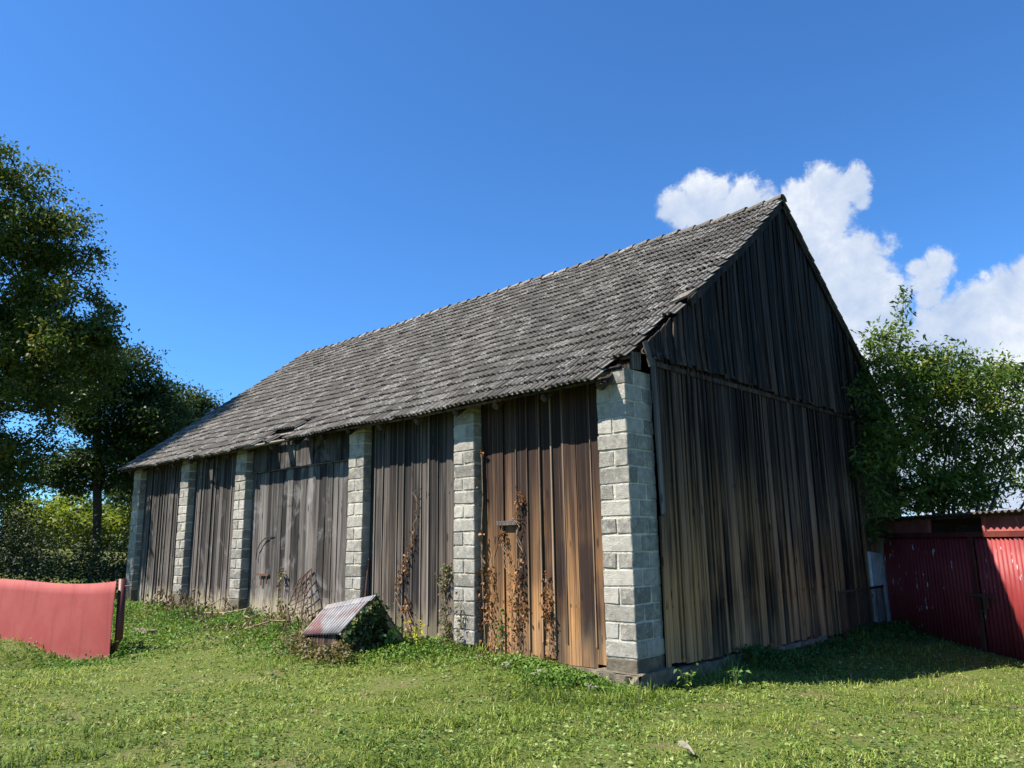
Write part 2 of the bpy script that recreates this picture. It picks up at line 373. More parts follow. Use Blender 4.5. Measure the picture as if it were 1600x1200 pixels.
def soil():
    g = new_mat('grassy_soil'); n1 = g.noise(g.pos, 1.3, 6.0, 0.65); n2 = g.noise(g.pos, 30.0, 5.0, 0.7); n3 = g.noise(g.pos, 0.35, 4.0, 0.6)
    c = g.mix(g.step(n2, 0.3, 0.7), (0.060, 0.080, 0.018), (0.14, 0.170, 0.040))
    c = g.mix(g.math('MULTIPLY', g.step(n1, 0.50, 0.68), 0.55), c, (0.165, 0.125, 0.070))
    c = g.mix(g.math('MULTIPLY', g.step(n3, 0.5, 0.7), 0.4), c, (0.085, 0.105, 0.03))
    return finish(g, c, 0.95, n2, 0.02, 0.1)
SOIL = soil()
def leaf(name, stops, trans=0.3, rough=0.55):
    m = bpy.data.materials.new(name); m.use_nodes = True; g = NT(m.node_tree); g.n.clear()
    a = g.node('ShaderNodeAttribute', attribute_name='rnd')
    c = g.ramp(a.outputs['Fac'], stops)
    p = g.node('ShaderNodeBsdfPrincipled'); g.l.new(c, p.inputs['Base Color']); p.inputs['Roughness'].default_value = rough; p.inputs['Specular IOR Level'].default_value = 0.25
    t = g.node('ShaderNodeBsdfTranslucent'); g.l.new(g.mix(1.0, c, (1.0, 1.0, 0.55), 'MULTIPLY'), t.inputs[0])
    x = g.node('ShaderNodeMixShader'); x.inputs[0].default_value = trans; g.l.new(p.outputs[0], x.inputs[1]); g.l.new(t.outputs[0], x.inputs[2])
    o = g.node('ShaderNodeOutputMaterial'); g.l.new(x.outputs[0], o.inputs[0])
    return m
GRASS = leaf('grass_blades', [(0.0, (0.035, 0.072, 0.012)), (0.28, (0.135, 0.205, 0.026)), (0.60, (0.285, 0.345, 0.062)), (0.86, (0.40, 0.42, 0.13)), (1.0, (0.46, 0.43, 0.22))], 0.36)
CLOVER = leaf('clover_leaves', [(0.0, (0.025, 0.070, 0.014)), (0.45, (0.110, 0.190, 0.036)), (0.8, (0.24, 0.31, 0.08)), (1.0, (0.34, 0.38, 0.15))], 0.26)
WEED = leaf('weed_leaves', [(0.0, (0.034, 0.090, 0.013)), (0.6, (0.105, 0.205, 0.030)), (1.0, (0.23, 0.31, 0.06))], 0.32)
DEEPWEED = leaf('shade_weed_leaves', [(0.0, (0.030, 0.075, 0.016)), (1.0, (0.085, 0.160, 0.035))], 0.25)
TREE_L = leaf('tree_leaves', [(0.0, (0.034, 0.062, 0.012)), (0.55, (0.085, 0.125, 0.022)), (0.9, (0.160, 0.170, 0.036)), (1.0, (0.21, 0.145, 0.045))], 0.36, 0.55)
TREE_D = leaf('dark_tree_leaves', [(0.0, (0.022, 0.048, 0.012)), (0.7, (0.056, 0.092, 0.024)), (1.0, (0.10, 0.125, 0.035))], 0.28, 0.5)
ELDER = leaf('elder_leaves', [(0.0, (0.040, 0.088, 0.022)), (0.5, (0.100, 0.170, 0.032)), (0.78, (0.23, 0.275, 0.040)), (1.0, (0.27, 0.22, 0.055))], 0.48, 0.5)
DRYLEAF = leaf('dry_leaves', [(0.0, (0.10, 0.042, 0.018)), (0.5, (0.23, 0.095, 0.035)), (1.0, (0.34, 0.19, 0.085))], 0.25)
MIXLEAF = leaf('half_dry_leaves', [(0.0, (0.06, 0.09, 0.025)), (0.35, (0.10, 0.11, 0.04)), (0.6, (0.17, 0.115, 0.055)), (0.8, (0.26, 0.18, 0.09)), (1.0, (0.12, 0.16, 0.045))], 0.25)
IVY = leaf('ivy_leaves', [(0.0, (0.020, 0.045, 0.014)), (0.7, (0.055, 0.095, 0.028)), (0.93, (0.12, 0.15, 0.05)), (1.0, (0.32, 0.17, 0.05))], 0.15, 0.4)
YELLOW = leaf('yellow_leaves', [(0.0, (0.34, 0.36, 0.045)), (1.0, (0.58, 0.52, 0.07))], 0.4)
BRIGHT = leaf('bright_leaves', [(0.0, (0.10, 0.21, 0.045)), (1.0, (0.21, 0.33, 0.10))], 0.35)
TALL = leaf('tall_weed_leaves', [(0.0, (0.10, 0.15, 0.02)), (0.6, (0.20, 0.26, 0.035)), (1.0, (0.34, 0.36, 0.07))], 0.4)
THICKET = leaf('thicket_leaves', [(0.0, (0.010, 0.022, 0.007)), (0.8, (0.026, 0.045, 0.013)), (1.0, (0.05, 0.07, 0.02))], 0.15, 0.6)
DEAD = leaf('dead_stalk_leaves', [(0.0, (0.08, 0.055, 0.035)), (0.6, (0.17, 0.12, 0.075)), (1.0, (0.34, 0.27, 0.17))], 0.15)

# ------------------------------------------------------------------ foliage geometry
def rot_frames(n, up_bias=0.5, droop=0.0):
    """random leaf frames: axis a (length), normal m"""
    a = RNG.normal(size=(n, 3)); a[:, 2] = a[:, 2]*0.7-droop; a /= np.linalg.norm(a, axis=1)[:, None]
    m = RNG.normal(size=(n, 3)); m[:, 2] = np.abs(m[:, 2])+up_bias; m -= (m*a).sum(1)[:, None]*a; m /= np.linalg.norm(m, axis=1)[:, None]
    return a, m
def leaves(P, L, Wd, up_bias=0.5, droop=0.0, fold=0.18, frames=None):
    """pointed folded leaves: 6 verts, 2 quads"""
    n = len(P); a, m = frames if frames else rot_frames(n, up_bias, droop); b = np.cross(a, m)
    s = RNG.uniform(0.65, 1.3, n)[:, None]; L = L*s; Wd = Wd*s*RNG.uniform(0.8, 1.2, n)[:, None]
    V = np.empty((n, 6, 3))
    V[:, 0] = P; V[:, 1] = P+a*L*0.45+b*Wd*0.5+m*Wd*fold; V[:, 2] = P+a*L*0.92-m*L*0.12+b*Wd*0.08; V[:, 3] = P+a*L*1.0-m*L*0.16
    V[:, 4] = P+a*L*0.45-b*Wd*0.5+m*Wd*fold; V[:, 5] = P+a*L*0.5
    return V
LEAF_F = [(0, 5, 3, 1), (0, 4, 3, 5)]
def ell_points(ells, n, shell=0.5):
    """points in a union of ellipsoids (centre, radii), biased to the outside"""
    vol = np.array([np.prod(r)**0.8 for _, r in ells]); k = RNG.choice(len(ells), n, p=vol/vol.sum())
    d = RNG.normal(size=(n, 3)); d /= np.linalg.norm(d, axis=1)[:, None]
    rr = (shell**3+RNG.random(n)*(1-shell**3))**(1/3)
    C = np.array([c for c, _ in ells])[k]; R = np.array([r if hasattr(r, '__len__') else (r, r, r) for _, r in ells])[k]
    return C+d*R*rr[:, None]
def skeleton(root, trunk_top, nodes, r0, mb, rtip=0.008, bend=0.15):
    """limbs: join every node to the nearest node that lies nearer the trunk; radii by pipe model"""
    trunk = [np.array(root)+(np.array(trunk_top)-np.array(root))*t+np.array([0.08*math.sin(5*t), 0.07*math.sin(4*t+1), 0])*t*(1-t)*4 for t in np.linspace(0, 1, 7)]
    pos = list(trunk); par = [-1]+list(range(6)); top = np.array(trunk_top)
    key = np.linalg.norm(nodes-np.array(trunk[4]), axis=1); order = np.argsort(key)
    kd = [0]*len(pos)
    P = np.zeros((len(trunk)+len(nodes)*2, 3)); P[:7] = trunk; c = 7; par = par+[0]*(len(nodes)*2); cost = np.zeros(len(P))
    for i in range(7): cost[i] = 0.0
    for o in order:
        q = nodes[o]; d = np.linalg.norm(P[2:c]-q, axis=1)+cost[2:c]*0.35
        j = int(np.argmin(d))+2
        mid = (P[j]+q)/2+RNG.normal(size=3)*bend*np.linalg.norm(P[j]-q)*0.5
        P[c] = mid; par[c] = j; cost[c] = cost[j]+np.linalg.norm(mid-P[j]); P[c+1] = q; par[c+1] = c; cost[c+1] = cost[c]+np.linalg.norm(q-mid); c += 2
    cnt = np.zeros(c)
    for i in range(c-1, 0, -1):
        cnt[i] += 1 if cnt[i] == 0 else 0
        cnt[par[i]] += cnt[i]
    rad = rtip+(r0-rtip)*np.sqrt(cnt/cnt.max())*0.95
    tr = mb[0]; tr.tube([P[i] for i in range(7)], [max(rad[i], r0*(1-0.5*i/6))*(1.35 if i == 0 else 1) for i in range(7)], 9)
    for i in range(7, c):
        if par[i] >= 0: (mb[1] if rad[i] < r0*2 else tr).tube([P[par[i]], P[i]], [min(rad[par[i]], rad[i]*1.6), rad[i]], 5 if rad[i] > 0.02 else 3, False)
def make_tree(name, label, root, top, ells, ncl, per, leafL, leafW, r0, mat, spread, group=None, keep=None, shell=0.45, droop=0.25, rtip=0.008, extra=()):
    t = empty(name, root, label, 'tree' if 'tree' in name else 'bush', group)
    nodes = ell_points(ells, ncl, shell)
    if keep is not None: nodes = nodes[keep(nodes)]
    a = MB(); skeleton(root, top, nodes, r0, (a, a), rtip)
    for q in extra:
        a.tube([np.array(root)+np.array([q[0]*0.1, q[1]*0.1, -0.1]), np.array(root)+np.array([q[0]*0.5, q[1]*0.45, q[2]*0.5]), np.array(root)+np.array(q)], [0.05, 0.035, 0.012], 6)
    a.build('trunk', BARK, t, True)
    n = len(nodes)*per; k = np.repeat(np.arange(len(nodes)), per)
    P = nodes[k]+RNG.normal(size=(n, 3))*np.array(spread)*RNG.uniform(0.6, 1.3, len(nodes))[k][:, None]
    tone = np.clip(RNG.random(len(nodes))[k]*0.55+RNG.random(n)*0.45, 0, 1)
    if keep is not None: q = keep(P); P = P[q]; tone = tone[q]
    np_mesh('crown', leaves(P, leafL, leafW, 0.6, droop), LEAF_F, mat, tone, t)
    return t

# ------------------------------------------------------------------ ground
def axis(lo, hi, step, far, grow=1.35):
    a = list(np.arange(lo, hi+1e-6, step)); s = step; x = hi
    while x < far: s *= grow; x += s; a.append(x)
    s = step; x = lo
    while x > -far: s *= grow; x -= s; a.insert(0, x)
    return np.array(a)
gxs, gys = axis(-18, 10, 0.2, 900), axis(-12, 12, 0.2, 900)
GX, GY = np.meshgrid(gxs, gys, indexing='ij'); GZ = ground(GX, GY)
me = bpy.data.meshes.new('ground'); nx, ny = GX.shape
idx = np.arange(nx*ny).reshape(nx, ny)
me.from_pydata(np.stack([GX, GY, GZ], -1).reshape(-1, 3).tolist(), [], np.stack([idx[:-1, :-1], idx[1:, :-1], idx[1:, 1:], idx[:-1, 1:]], -1).reshape(-1, 4).tolist())
me.polygons.foreach_set('use_smooth', [True]*len(me.polygons)); me.materials.append(SOIL)
go = bpy.data.objects.new('ground', me); COL.objects.link(go); tag(go, kind='structure')

# ------------------------------------------------------------------ barn
XL, YR, ZR, ZE, OE, BW = -16.23, 5.11, 7.77, 3.64, 0.34, 10.22
SLOPE = (ZR-ZE)/(YR+OE)
barn = empty('barn', (0, 0, 0), 'long weathered timber barn with grey block pillars and tiled gable roof', 'barn')
PW, PD = 0.456, 0.46
XS = [-PW, -3.277, -6.117, -10.414, -13.243, XL]                  # left edges of the six pillars

def pillar(x0, x1, d, zb, zt, corner=False):
    m = MB(); c = MB()
    H = 0.2075; n = int(round((zt-zb)/H)); H = (zt-zb)/n; J = 0.025
    lo = np.array([x0, 0, zb]); hi = np.array([x1, d, zt])
    # mortar core: a subdivided, slightly lumpy box
    for (ax, sgn) in ((1, 0), (0, 1), (0, 0), (1, 1)):
        nu, nv = 14, n*6
        b = 1-ax; vs = []
        for i in range(nu+1):
            for k in range(nv+1):
                u = i/nu; v = k/nv
                p = np.zeros(3); p[b] = lo[b]+(hi[b]-lo[b])*u; p[2] = zb+(zt-zb)*v; p[ax] = (lo, hi)[sgn][ax]
                out = 1 if sgn else -1
                e = random.uniform(-0.013, -0.007)
                p[ax] += out*e
                if i in (0, nu): p[b] += (0.004 if i == 0 else -0.004)
                p[2] += random.uniform(-0.006, 0.006) if 0 < k < nv else 0
                vs.append(p)
        fs = [(i*(nv+1)+k, (i+1)*(nv+1)+k, (i+1)*(nv+1)+k+1, i*(nv+1)+k+1) for i in range(nu) for k in range(nv)]
        c.add(vs, fs)
    c.add([(x0, 0, zt), (x1, 0, zt), (x1, d, zt), (x0, d, zt)], [(0, 1, 2, 3)])
    g = 0.0
    for k in range(n):
        z0 = zb+k*H+J*random.uniform(0.3, 0.8); z1 = zb+(k+1)*H-J*random.uniform(0.1, 0.6)
        w_ = x1-x0
        sh = random.uniform(-0.004, 0.004)
        if k % 2 == 0:
            if corner:
                parts = [((x0, 0), (x1, d*0.36)), ((x0, d*0.36), (x1, d))]
            else: parts = [((x0, 0), (x1, d))]
        else:
            s = random.uniform(0.46, 0.54)
            if corner: parts = [((x0, 0), (x0+w_*s, d*0.64)), ((x0+w_*s, 0), (x1, d*0.64)), ((x0, d*0.64), (x1, d))]
            else: parts = [((x0, 0), (x0+w_*s, d)), ((x0+w_*s, 0), (x1, d))]
        for (a, b) in parts:
            l = [a[0], a[1], z0]; h = [b[0], b[1], z1]
            for q in (0, 1):
                if a[q] > (x0, 0)[q]+1e-6: l[q] += J*0.55
                if b[q] < (x1, d)[q]-1e-6: h[q] -= J*0.55
            rz = random.uniform(0.0, 0.004)
            l[0] -= rz+sh; h[0] += rz+sh; l[1] -= rz+random.uniform(0, 0.004)
            m.cbox(l, h, 0.009, 0.006)
    pm = m.build('pillar', BLOCK, barn)
    c.build('mortar', MORTAR, pm)
    if corner: pm['label'] = 'wide grey block corner pillar standing on the pale footing'
    return pm
for i, x in enumerate(XS):
    zb = [0.235, 0.18, 0.24, 0.22, 0.24, 0.24][i]
    if i in (3, 4, 5, 0):                                          # smooth cement foot of some pillars
        b = MB(); zf = zb+(0.0 if i == 0 else 0.33)
        b.cbox((x-0.006, -0.008, zb-0.55), (x+PW+0.006, PD if i else 0.60, zf), 0.012, 0.004)
        b.build('pillar_foot', FOOTING, barn); zb = zf
    pillar(x, x+PW, 0.6 if i == 0 else PD, zb, 3.83, i == 0)
# footing
b = MB()
def footing(m, pts0, pts1, z0, z1s, nseg):
    vs = []
    for i in range(nseg+1):
        t = i/nseg
        for s, (za) in ((0, 0), (1, 1), (2, 1)):
            p = np.array(pts0)+(np.array(pts1)-np.array(pts0))*t
            vs.append(p)
for (lo, hi) in (((-0.62, -0.07, -0.6), (0.085, 0.70, 0.09)), ((-0.30, 0.70, -0.6), (0.075, 3.0, 0.055)), ((-0.30, 3.0, -0.6), (0.07, 5.4, 0.02)), ((-0.3, 5.4, -0.6), (0.065, 7.7, -0.04)), ((-0.3, 7.7, -0.6), (0.0, BW, -0.2))):
    nn = int((hi[1]-lo[1])/0.12)+2; nz_ = 7; vs = []; prof_n = nz_+2
    for i in range(nn+1):
        y = lo[1]+(hi[1]-lo[1])*i/nn
        for k in range(nz_+1): vs.append((hi[0]+random.uniform(-0.022, 0.022), y, lo[2]+(hi[2]-lo[2])*k/nz_+(random.uniform(-0.025, 0.012) if k == nz_ else 0)))
        vs.append((lo[0], y, hi[2]-0.01))
    b.add(vs, [(i*prof_n+k, (i+1)*prof_n+k, (i+1)*prof_n+k+1, i*prof_n+k+1) for i in range(nn) for k in range(prof_n-1)])
nn = 8; vs = []                                                     # front end of the corner footing
for i in range(nn+1):
    x = -0.62+0.705*i/nn
    for k in range(6): vs.append((x, -0.10+random.uniform(-0.03, 0.03), -0.6+0.69*k/5+(random.uniform(-0.04, 0.0) if k == 5 else 0)))
    vs.append((x, 0.05, 0.085))
b.add(vs, [(i*7+k, (i+1)*7+k, (i+1)*7+k+1, i*7+k+1) for i in range(nn) for k in range(6)])
b.build('foundation', FOOTING, barn)
b = MB(); b.box((XL-0.05, 0.12, -0.6), (-0.6, 0.34, 0.05)); b.build('foundation', FOOTING, barn)
b = MB(); b.box((XL, BW-0.3, -0.6), (0, BW-0.05, 0.1)); b.box((XL, 0.4, -0.6), (XL+0.3, BW-0.3, 0.1)); b.build('foundation', FOOTING, barn)

def boards_x(m, xa, xb, y, z0, z1, wmin, wmax, jz0=0.03, jz1=0.03, th=0.024, dy=0.024, strips=None):
    x = xa
    while x < xb-0.02:
        w_ = min(random.uniform(wmin, wmax), xb-x)
        if xb-x-w_ < 0.06: w_ = xb-x
        yy = y+random.uniform(0, dy); g = random.choice([0.004, 0.006, 0.009, 0.016])
        a0, a1 = z0+random.uniform(-jz0, jz0), z1+random.uniform(-jz1, jz1); tl = random.uniform(-0.006, 0.006); ns = 5; vs = []
        yw = random.uniform(-0.006, 0.006)
        for k in range(ns+1):
            z = a0+(a1-a0)*k/ns; d = random.uniform(-0.003, 0.003)+yw*math.sin(k)
            o = random.uniform(-0.0025, 0.0025)
            vs += [(x+g/2+o, yy+d-tl, z), (x+w_-g/2+o, yy+d+tl, z), (x+w_-g/2+o, yy+d+tl+th, z), (x+g/2+o, yy+d-tl+th, z)]
        fs = [(k*4+q, k*4+(q+1) % 4, k*4+4+(q+1) % 4, k*4+4+q) for k in range(ns) for q in range(4)]+[(3, 2, 1, 0), (ns*4, ns*4+1, ns*4+2, ns*4+3)]
        m.add(vs, fs); x += w_
        if strips is not None and x < xb-0.05 and random.random() < 0.62:
            sw = random.uniform(0.007, 0.016); zz0 = a0+random.uniform(0.0, 0.35); zz1 = a1-random.uniform(0, 0.1)*random.randint(0, 3)
            strips.hexa([(x-sw, y-0.009, zz0), (x+sw, y-0.009, zz0), (x+sw, y+0.012, zz0), (x-sw, y+0.012, zz0), (x-sw+random.uniform(-.008, .008), y-0.009, zz1), (x+sw, y-0.009, zz1), (x+sw, y+0.012, zz1), (x-sw, y+0.012, zz1)])
def boards_y(m, ya, yb, x, z0f, z1f, wmin, wmax, j0=0.03, th=0.024, dx=0.018, flare=0.0, batten=0.0, lean=0.0):
    y = ya
    while y < yb-0.02:
        w_ = min(random.uniform(wmin, wmax), yb-y)
        xx = x+random.uniform(0, dx); g = random.choice([0.004, 0.007, 0.010, 0.018, 0.026])
        yc = y+w_/2
        a0, a1 = z0f(yc)+random.uniform(-j0, j0), z1f(yc)
        tl = random.uniform(-0.008, 0.008); ns = 6; vs = []; ln = random.uniform(-lean, lean)
        s1 = (z1f(yc+w_/2)-z1f(yc-w_/2))/2
        for k in range(ns+1):
            t = k/ns; d = random.uniform(-0.004, 0.004)+flare*(1-t)**3
            for (yy, xo, sg) in ((y+g/2, 0, -1), (y+w_-g/2, 0, 1), (y+w_-g/2, -th, 1), (y+g/2, -th, -1)):
                z = a0+(a1+sg*s1-a0)*t
                vs.append((xx+d+xo+sg*tl, yy+ln*t, z))
        fs = [(k*4+q, k*4+(q+1) % 4, k*4+4+(q+1) % 4, k*4+4+q) for k in range(ns) for q in range(4)]+[(3, 2, 1, 0), (ns*4, ns*4+1, ns*4+2, ns*4+3)]
        m.add(vs, fs); 
        if random.random() < batten:
            yb0 = y+w_-0.02; vs = []; x2 = xx+0.004; a0b = a0+random.uniform(0, 0.05)
            bw = random.uniform(0.022, 0.04)
            vs = []
            for k in range(ns+1):
                t = k/ns
                for (yy, xo) in ((yb0, 0), (yb0+bw, 0), (yb0+bw, 0.02), (yb0, 0.02)): vs.append((x2+xo+flare*(1-t)**3, yy+ln*t, a0b+(z1f(yb0)-a0b)*t))
            m.add(vs, [(k*4+q, k*4+4+q, k*4+4+(q+1) % 4, k*4+(q+1) % 4) for k in range(ns) for q in range(4)]+[(0, 1, 2, 3), (ns*4+3, ns*4+2, ns*4+1, ns*4)])
        y += w_
STRIPS = [WOOD_BSTRIP, WOOD_TRIM, WOOD_TRIM, WOOD_TRIM, WOOD_TRIM]
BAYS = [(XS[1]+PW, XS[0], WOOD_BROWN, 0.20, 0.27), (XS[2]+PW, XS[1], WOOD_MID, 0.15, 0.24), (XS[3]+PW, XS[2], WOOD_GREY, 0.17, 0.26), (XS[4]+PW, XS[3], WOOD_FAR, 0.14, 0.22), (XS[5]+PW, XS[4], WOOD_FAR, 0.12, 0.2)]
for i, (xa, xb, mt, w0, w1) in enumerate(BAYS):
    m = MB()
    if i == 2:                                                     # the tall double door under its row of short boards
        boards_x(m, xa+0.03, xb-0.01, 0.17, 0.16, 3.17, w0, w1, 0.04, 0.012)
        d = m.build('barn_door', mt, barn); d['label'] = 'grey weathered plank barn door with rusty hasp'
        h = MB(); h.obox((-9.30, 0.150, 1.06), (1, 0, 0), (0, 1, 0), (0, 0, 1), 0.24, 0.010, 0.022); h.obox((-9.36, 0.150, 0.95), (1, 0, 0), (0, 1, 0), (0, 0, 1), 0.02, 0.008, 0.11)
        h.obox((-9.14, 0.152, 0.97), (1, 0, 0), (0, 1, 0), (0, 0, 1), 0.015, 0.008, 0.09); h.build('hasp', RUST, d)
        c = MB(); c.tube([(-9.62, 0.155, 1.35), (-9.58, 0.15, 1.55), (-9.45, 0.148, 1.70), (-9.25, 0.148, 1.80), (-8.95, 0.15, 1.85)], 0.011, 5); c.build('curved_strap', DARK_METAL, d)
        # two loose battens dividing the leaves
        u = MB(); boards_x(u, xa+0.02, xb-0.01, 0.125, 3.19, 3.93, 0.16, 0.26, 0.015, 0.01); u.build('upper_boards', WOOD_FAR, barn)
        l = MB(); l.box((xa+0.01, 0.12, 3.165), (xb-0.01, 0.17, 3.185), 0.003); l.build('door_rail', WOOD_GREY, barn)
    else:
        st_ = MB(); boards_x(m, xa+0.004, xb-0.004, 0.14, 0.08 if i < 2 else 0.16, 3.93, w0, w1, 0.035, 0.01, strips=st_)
        o = m.build('board_wall', mt, barn); st_.build('pale_edge_strips', STRIPS[i], o)  # thin strips added along the seams to draw the boards' pale edges
        if i == 0: o['label'] = 'orange brown plank wall beside the corner pillar'
        if i == 0:
            h = MB(); h.cbox((-2.44, 0.085, 1.875), (-2.04, 0.133, 1.945), 0.006, 0.003); h.build('door_bar', WOOD_TRIM, barn)
# gable side
lowz0 = lambda y: 0.13-0.022*y+0.02*math.sin(y*3)
ledge = lambda y: 4.02+0.03*math.sin(y*0.8)
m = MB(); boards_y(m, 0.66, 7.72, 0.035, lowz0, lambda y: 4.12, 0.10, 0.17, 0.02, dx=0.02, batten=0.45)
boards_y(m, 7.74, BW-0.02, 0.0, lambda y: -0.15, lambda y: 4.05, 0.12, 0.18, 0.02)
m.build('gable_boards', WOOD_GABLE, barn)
roofz = lambda y: (ZE+SLOPE*(y+OE) if y < YR else ZR-SLOPE*(y-YR))
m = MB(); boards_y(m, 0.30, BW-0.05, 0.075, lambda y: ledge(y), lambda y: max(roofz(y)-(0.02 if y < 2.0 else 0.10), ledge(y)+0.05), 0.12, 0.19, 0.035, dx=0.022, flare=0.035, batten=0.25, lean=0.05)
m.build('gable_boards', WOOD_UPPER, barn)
m = MB(); vs = []
m.box((0.056, 0.63, 3.93), (0.074, BW-0.1, 4.0), 0.004); m.build('ledge_board', WOOD_UPPER, barn)
m = MB(); vs = [(0.066, 0.50, 4.02), (0.066, 0.60, 4.05), (0.066, 0.665, 2.0), (0.066, 0.575, 1.96), (0.09, 0.50, 4.02), (0.09, 0.60, 4.05), (0.09, 0.665, 2.0), (0.09, 0.575, 1.96)]
m.add(vs, [(0, 1, 2, 3), (7, 6, 5, 4), (0, 4, 5, 1), (1, 5, 6, 2), (2, 6, 7, 3), (3, 7, 4, 0)]); m.build('corner_board', WOOD_TRIM, barn)
m = MB(); m.obox((0.05, 0.605, 1.0), (1, 0, 0), (0, 1, 0), (0, 0, 1), 0.014, 0.035, 0.95); m.build('corner_board', WOOD_GABLE, barn)
m = MB(); m.obox((0.115, 0.40, 4.06), (1, 0, 0.05), (0, 0.9, 0.35), (0, -0.4, 1), 0.012, 0.05, 0.17); m.build('loose_board', WOOD_TRIM, barn)
m = MB(); m.obox((-0.02, 0.30, 3.97), (0.3, 1, 0), (1, -0.3, 0), (0, 0.1, 1), 0.08, 0.012, 0.12); m.build('loose_board', WOOD_TRIM, barn)
# back wall and far gable (plain board walls), wall plate, tie beams
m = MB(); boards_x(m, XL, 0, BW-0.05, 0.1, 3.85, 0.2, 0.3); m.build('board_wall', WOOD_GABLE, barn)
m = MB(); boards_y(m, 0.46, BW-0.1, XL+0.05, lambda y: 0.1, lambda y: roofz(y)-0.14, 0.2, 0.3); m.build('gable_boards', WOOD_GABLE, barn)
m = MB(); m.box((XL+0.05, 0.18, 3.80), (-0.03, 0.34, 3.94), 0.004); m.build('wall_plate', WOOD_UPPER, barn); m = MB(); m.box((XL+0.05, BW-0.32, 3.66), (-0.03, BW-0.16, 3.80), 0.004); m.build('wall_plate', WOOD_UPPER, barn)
# plastered pier at the far end of the gable
m = MB(); nu, nv = 10, 16; vs = []
for i in range(nu+1):
    for k in range(nv+1):
        y0 = 7.78; y1 = 8.66+0.16*(1-k/nv)
        vs.append((0.10+random.uniform(-0.008, 0.008), y0+(y1-y0)*i/nu+random.uniform(-0.01, 0.01), -0.14-0.07*i/nu+1.50*k/nv))
m.add(vs, [(i*(nv+1)+k, (i+1)*(nv+1)+k, (i+1)*(nv+1)+k+1, i*(nv+1)+k+1) for i in range(nu) for k in range(nv)])
n0 = len(vs); ring = [i*(nv+1) for i in range(nu+1)]+[nu*(nv+1)+k for k in range(1, nv+1)]+[i*(nv+1)+nv for i in range(nu-1, -1, -1)]+[k for k in range(nv-1, 0, -1)]
vb = [(0.03, vs[i][1], vs[i][2]) for i in ring]; bs = len(m.v); m.v += vb
m.f += [(ring[i], bs+i, bs+(i+1) % len(ring), ring[(i+1) % len(ring)]) for i in range(len(ring))]
m.build('plastered_pier', PLASTER, barn)

# roof: tile by tile
TP = 0.2
PROF = [(0.0, 0.006), (0.014, 0.028), (0.034, 0.038), (0.054, 0.028), (0.070, 0.003), (0.094, 0.001), (0.110, 0.024), (0.132, 0.035), (0.154, 0.025), (0.172, 0.002), (0.210, 0.000)]
NROW = 23
XR = 0.15; NCOL = int(round((XR-(XL-0.29))/TP))
SL = math.hypot(YR+OE, ZR-ZE); ROWH = SL/NROW
def sag(x, t): return -0.055*math.sin(math.pi*(x-XL)/(-XL))*math.sin(math.pi*min(max(t, 0), 1)*0.8+0.3)+0.012*math.sin(x*1.9+t*7)+0.010*math.sin(x*0.7-t*11)
def tile_mesh(back=False):
    m = MB(); cy, cz = (YR+OE)/SL, (ZR-ZE)/SL
    P = np.array(PROF)*np.array([1.0, 1.25]); k = len(P)
    rowj = [random.uniform(-0.02, 0.02) for _ in range(NROW)]
    colj = [random.uniform(-0.008, 0.008) for _ in range(NCOL)]
    for r in range(NROW):
        for c in range(NCOL):
            x0 = XR-(c+1)*TP
            if not back:
                if r < 2 and -9.25 < x0 < -7.95 and not (r == 0 and -8.75 < x0 < -8.5): continue   # slipped tiles over the door
                if r == 2 and -8.3 < x0 < -7.9: continue
                if c == 0 and r < 9 and r != 6: continue           # broken verge
                if c == 1 and r in (0, 1): continue
                if r == 0 and (-12.4 < x0 < -12.2): continue
            s0 = r*ROWH+rowj[r]*0.6+colj[c]+random.uniform(-0.010, 0.010); s1 = s0+ROWH+0.055
            if r == 0: s0 = random.uniform(-0.012, 0.012)+colj[c]
            if r == NROW-1: s1 = SL-0.005
            ya = random.uniform(-0.007, 0.007); h0 = 0.038+random.uniform(-0.008, 0.013); h1 = 0.004+random.uniform(-0.002, 0.003)
            if random.random() < 0.03: h0 += 0.012; ya *= 3
            if r < 3 and x0 < -8 and random.random() < 0.14: s0 -= random.uniform(0.01, 0.06); ya += random.uniform(-0.02, 0.02)
            vs = []
            for (ss, hh, xo) in ((s0, h0, ya), (s1, h1, -ya)):
                t = ss/SL
                for (u, h) in P:
                    x = x0+u+xo+random.uniform(-0.0008, 0.0008); n = hh+h+sag(x, t)
                    vs.append((x, -OE+ss*cy-n*cz, ZE+ss*cz+n*cy))
            base = list(vs)
            for (ss, hh, xo) in ((s0, h0-0.013, ya), (s1, h1-0.010, -ya)):
                t = ss/SL
                for (u, h) in P:
                    x = x0+u+xo; n = hh+h+sag(x, t); vs.append((x, -OE+ss*cy-n*cz, ZE+ss*cz+n*cy))
            if back: vs = [(a, 2*YR-b, c_) for a, b, c_ in vs]
            fs = []
            for i in range(k-1):
                fs.append((i, i+1, k+i+1, k+i)); fs.append((2*k+i+1, 2*k+i, 3*k+i, 3*k+i+1)); fs.append((2*k+i, 2*k+i+1, i+1, i)); fs.append((k+i, k+i+1, 3*k+i+1, 3*k+i))
            fs += [(0, k, 3*k, 2*k), (k-1, 3*k-1, 4*k-1, 2*k-1)]
            if back: fs = [q[::-1] for q in fs]
            m.add(vs, fs)
    return m
roof = tile_mesh().build('roof', TILE, barn)
rb = tile_mesh(True).build('roof', TILE, barn)
m = MB(); x = XL-0.28; q = 0                                       # ridge caps
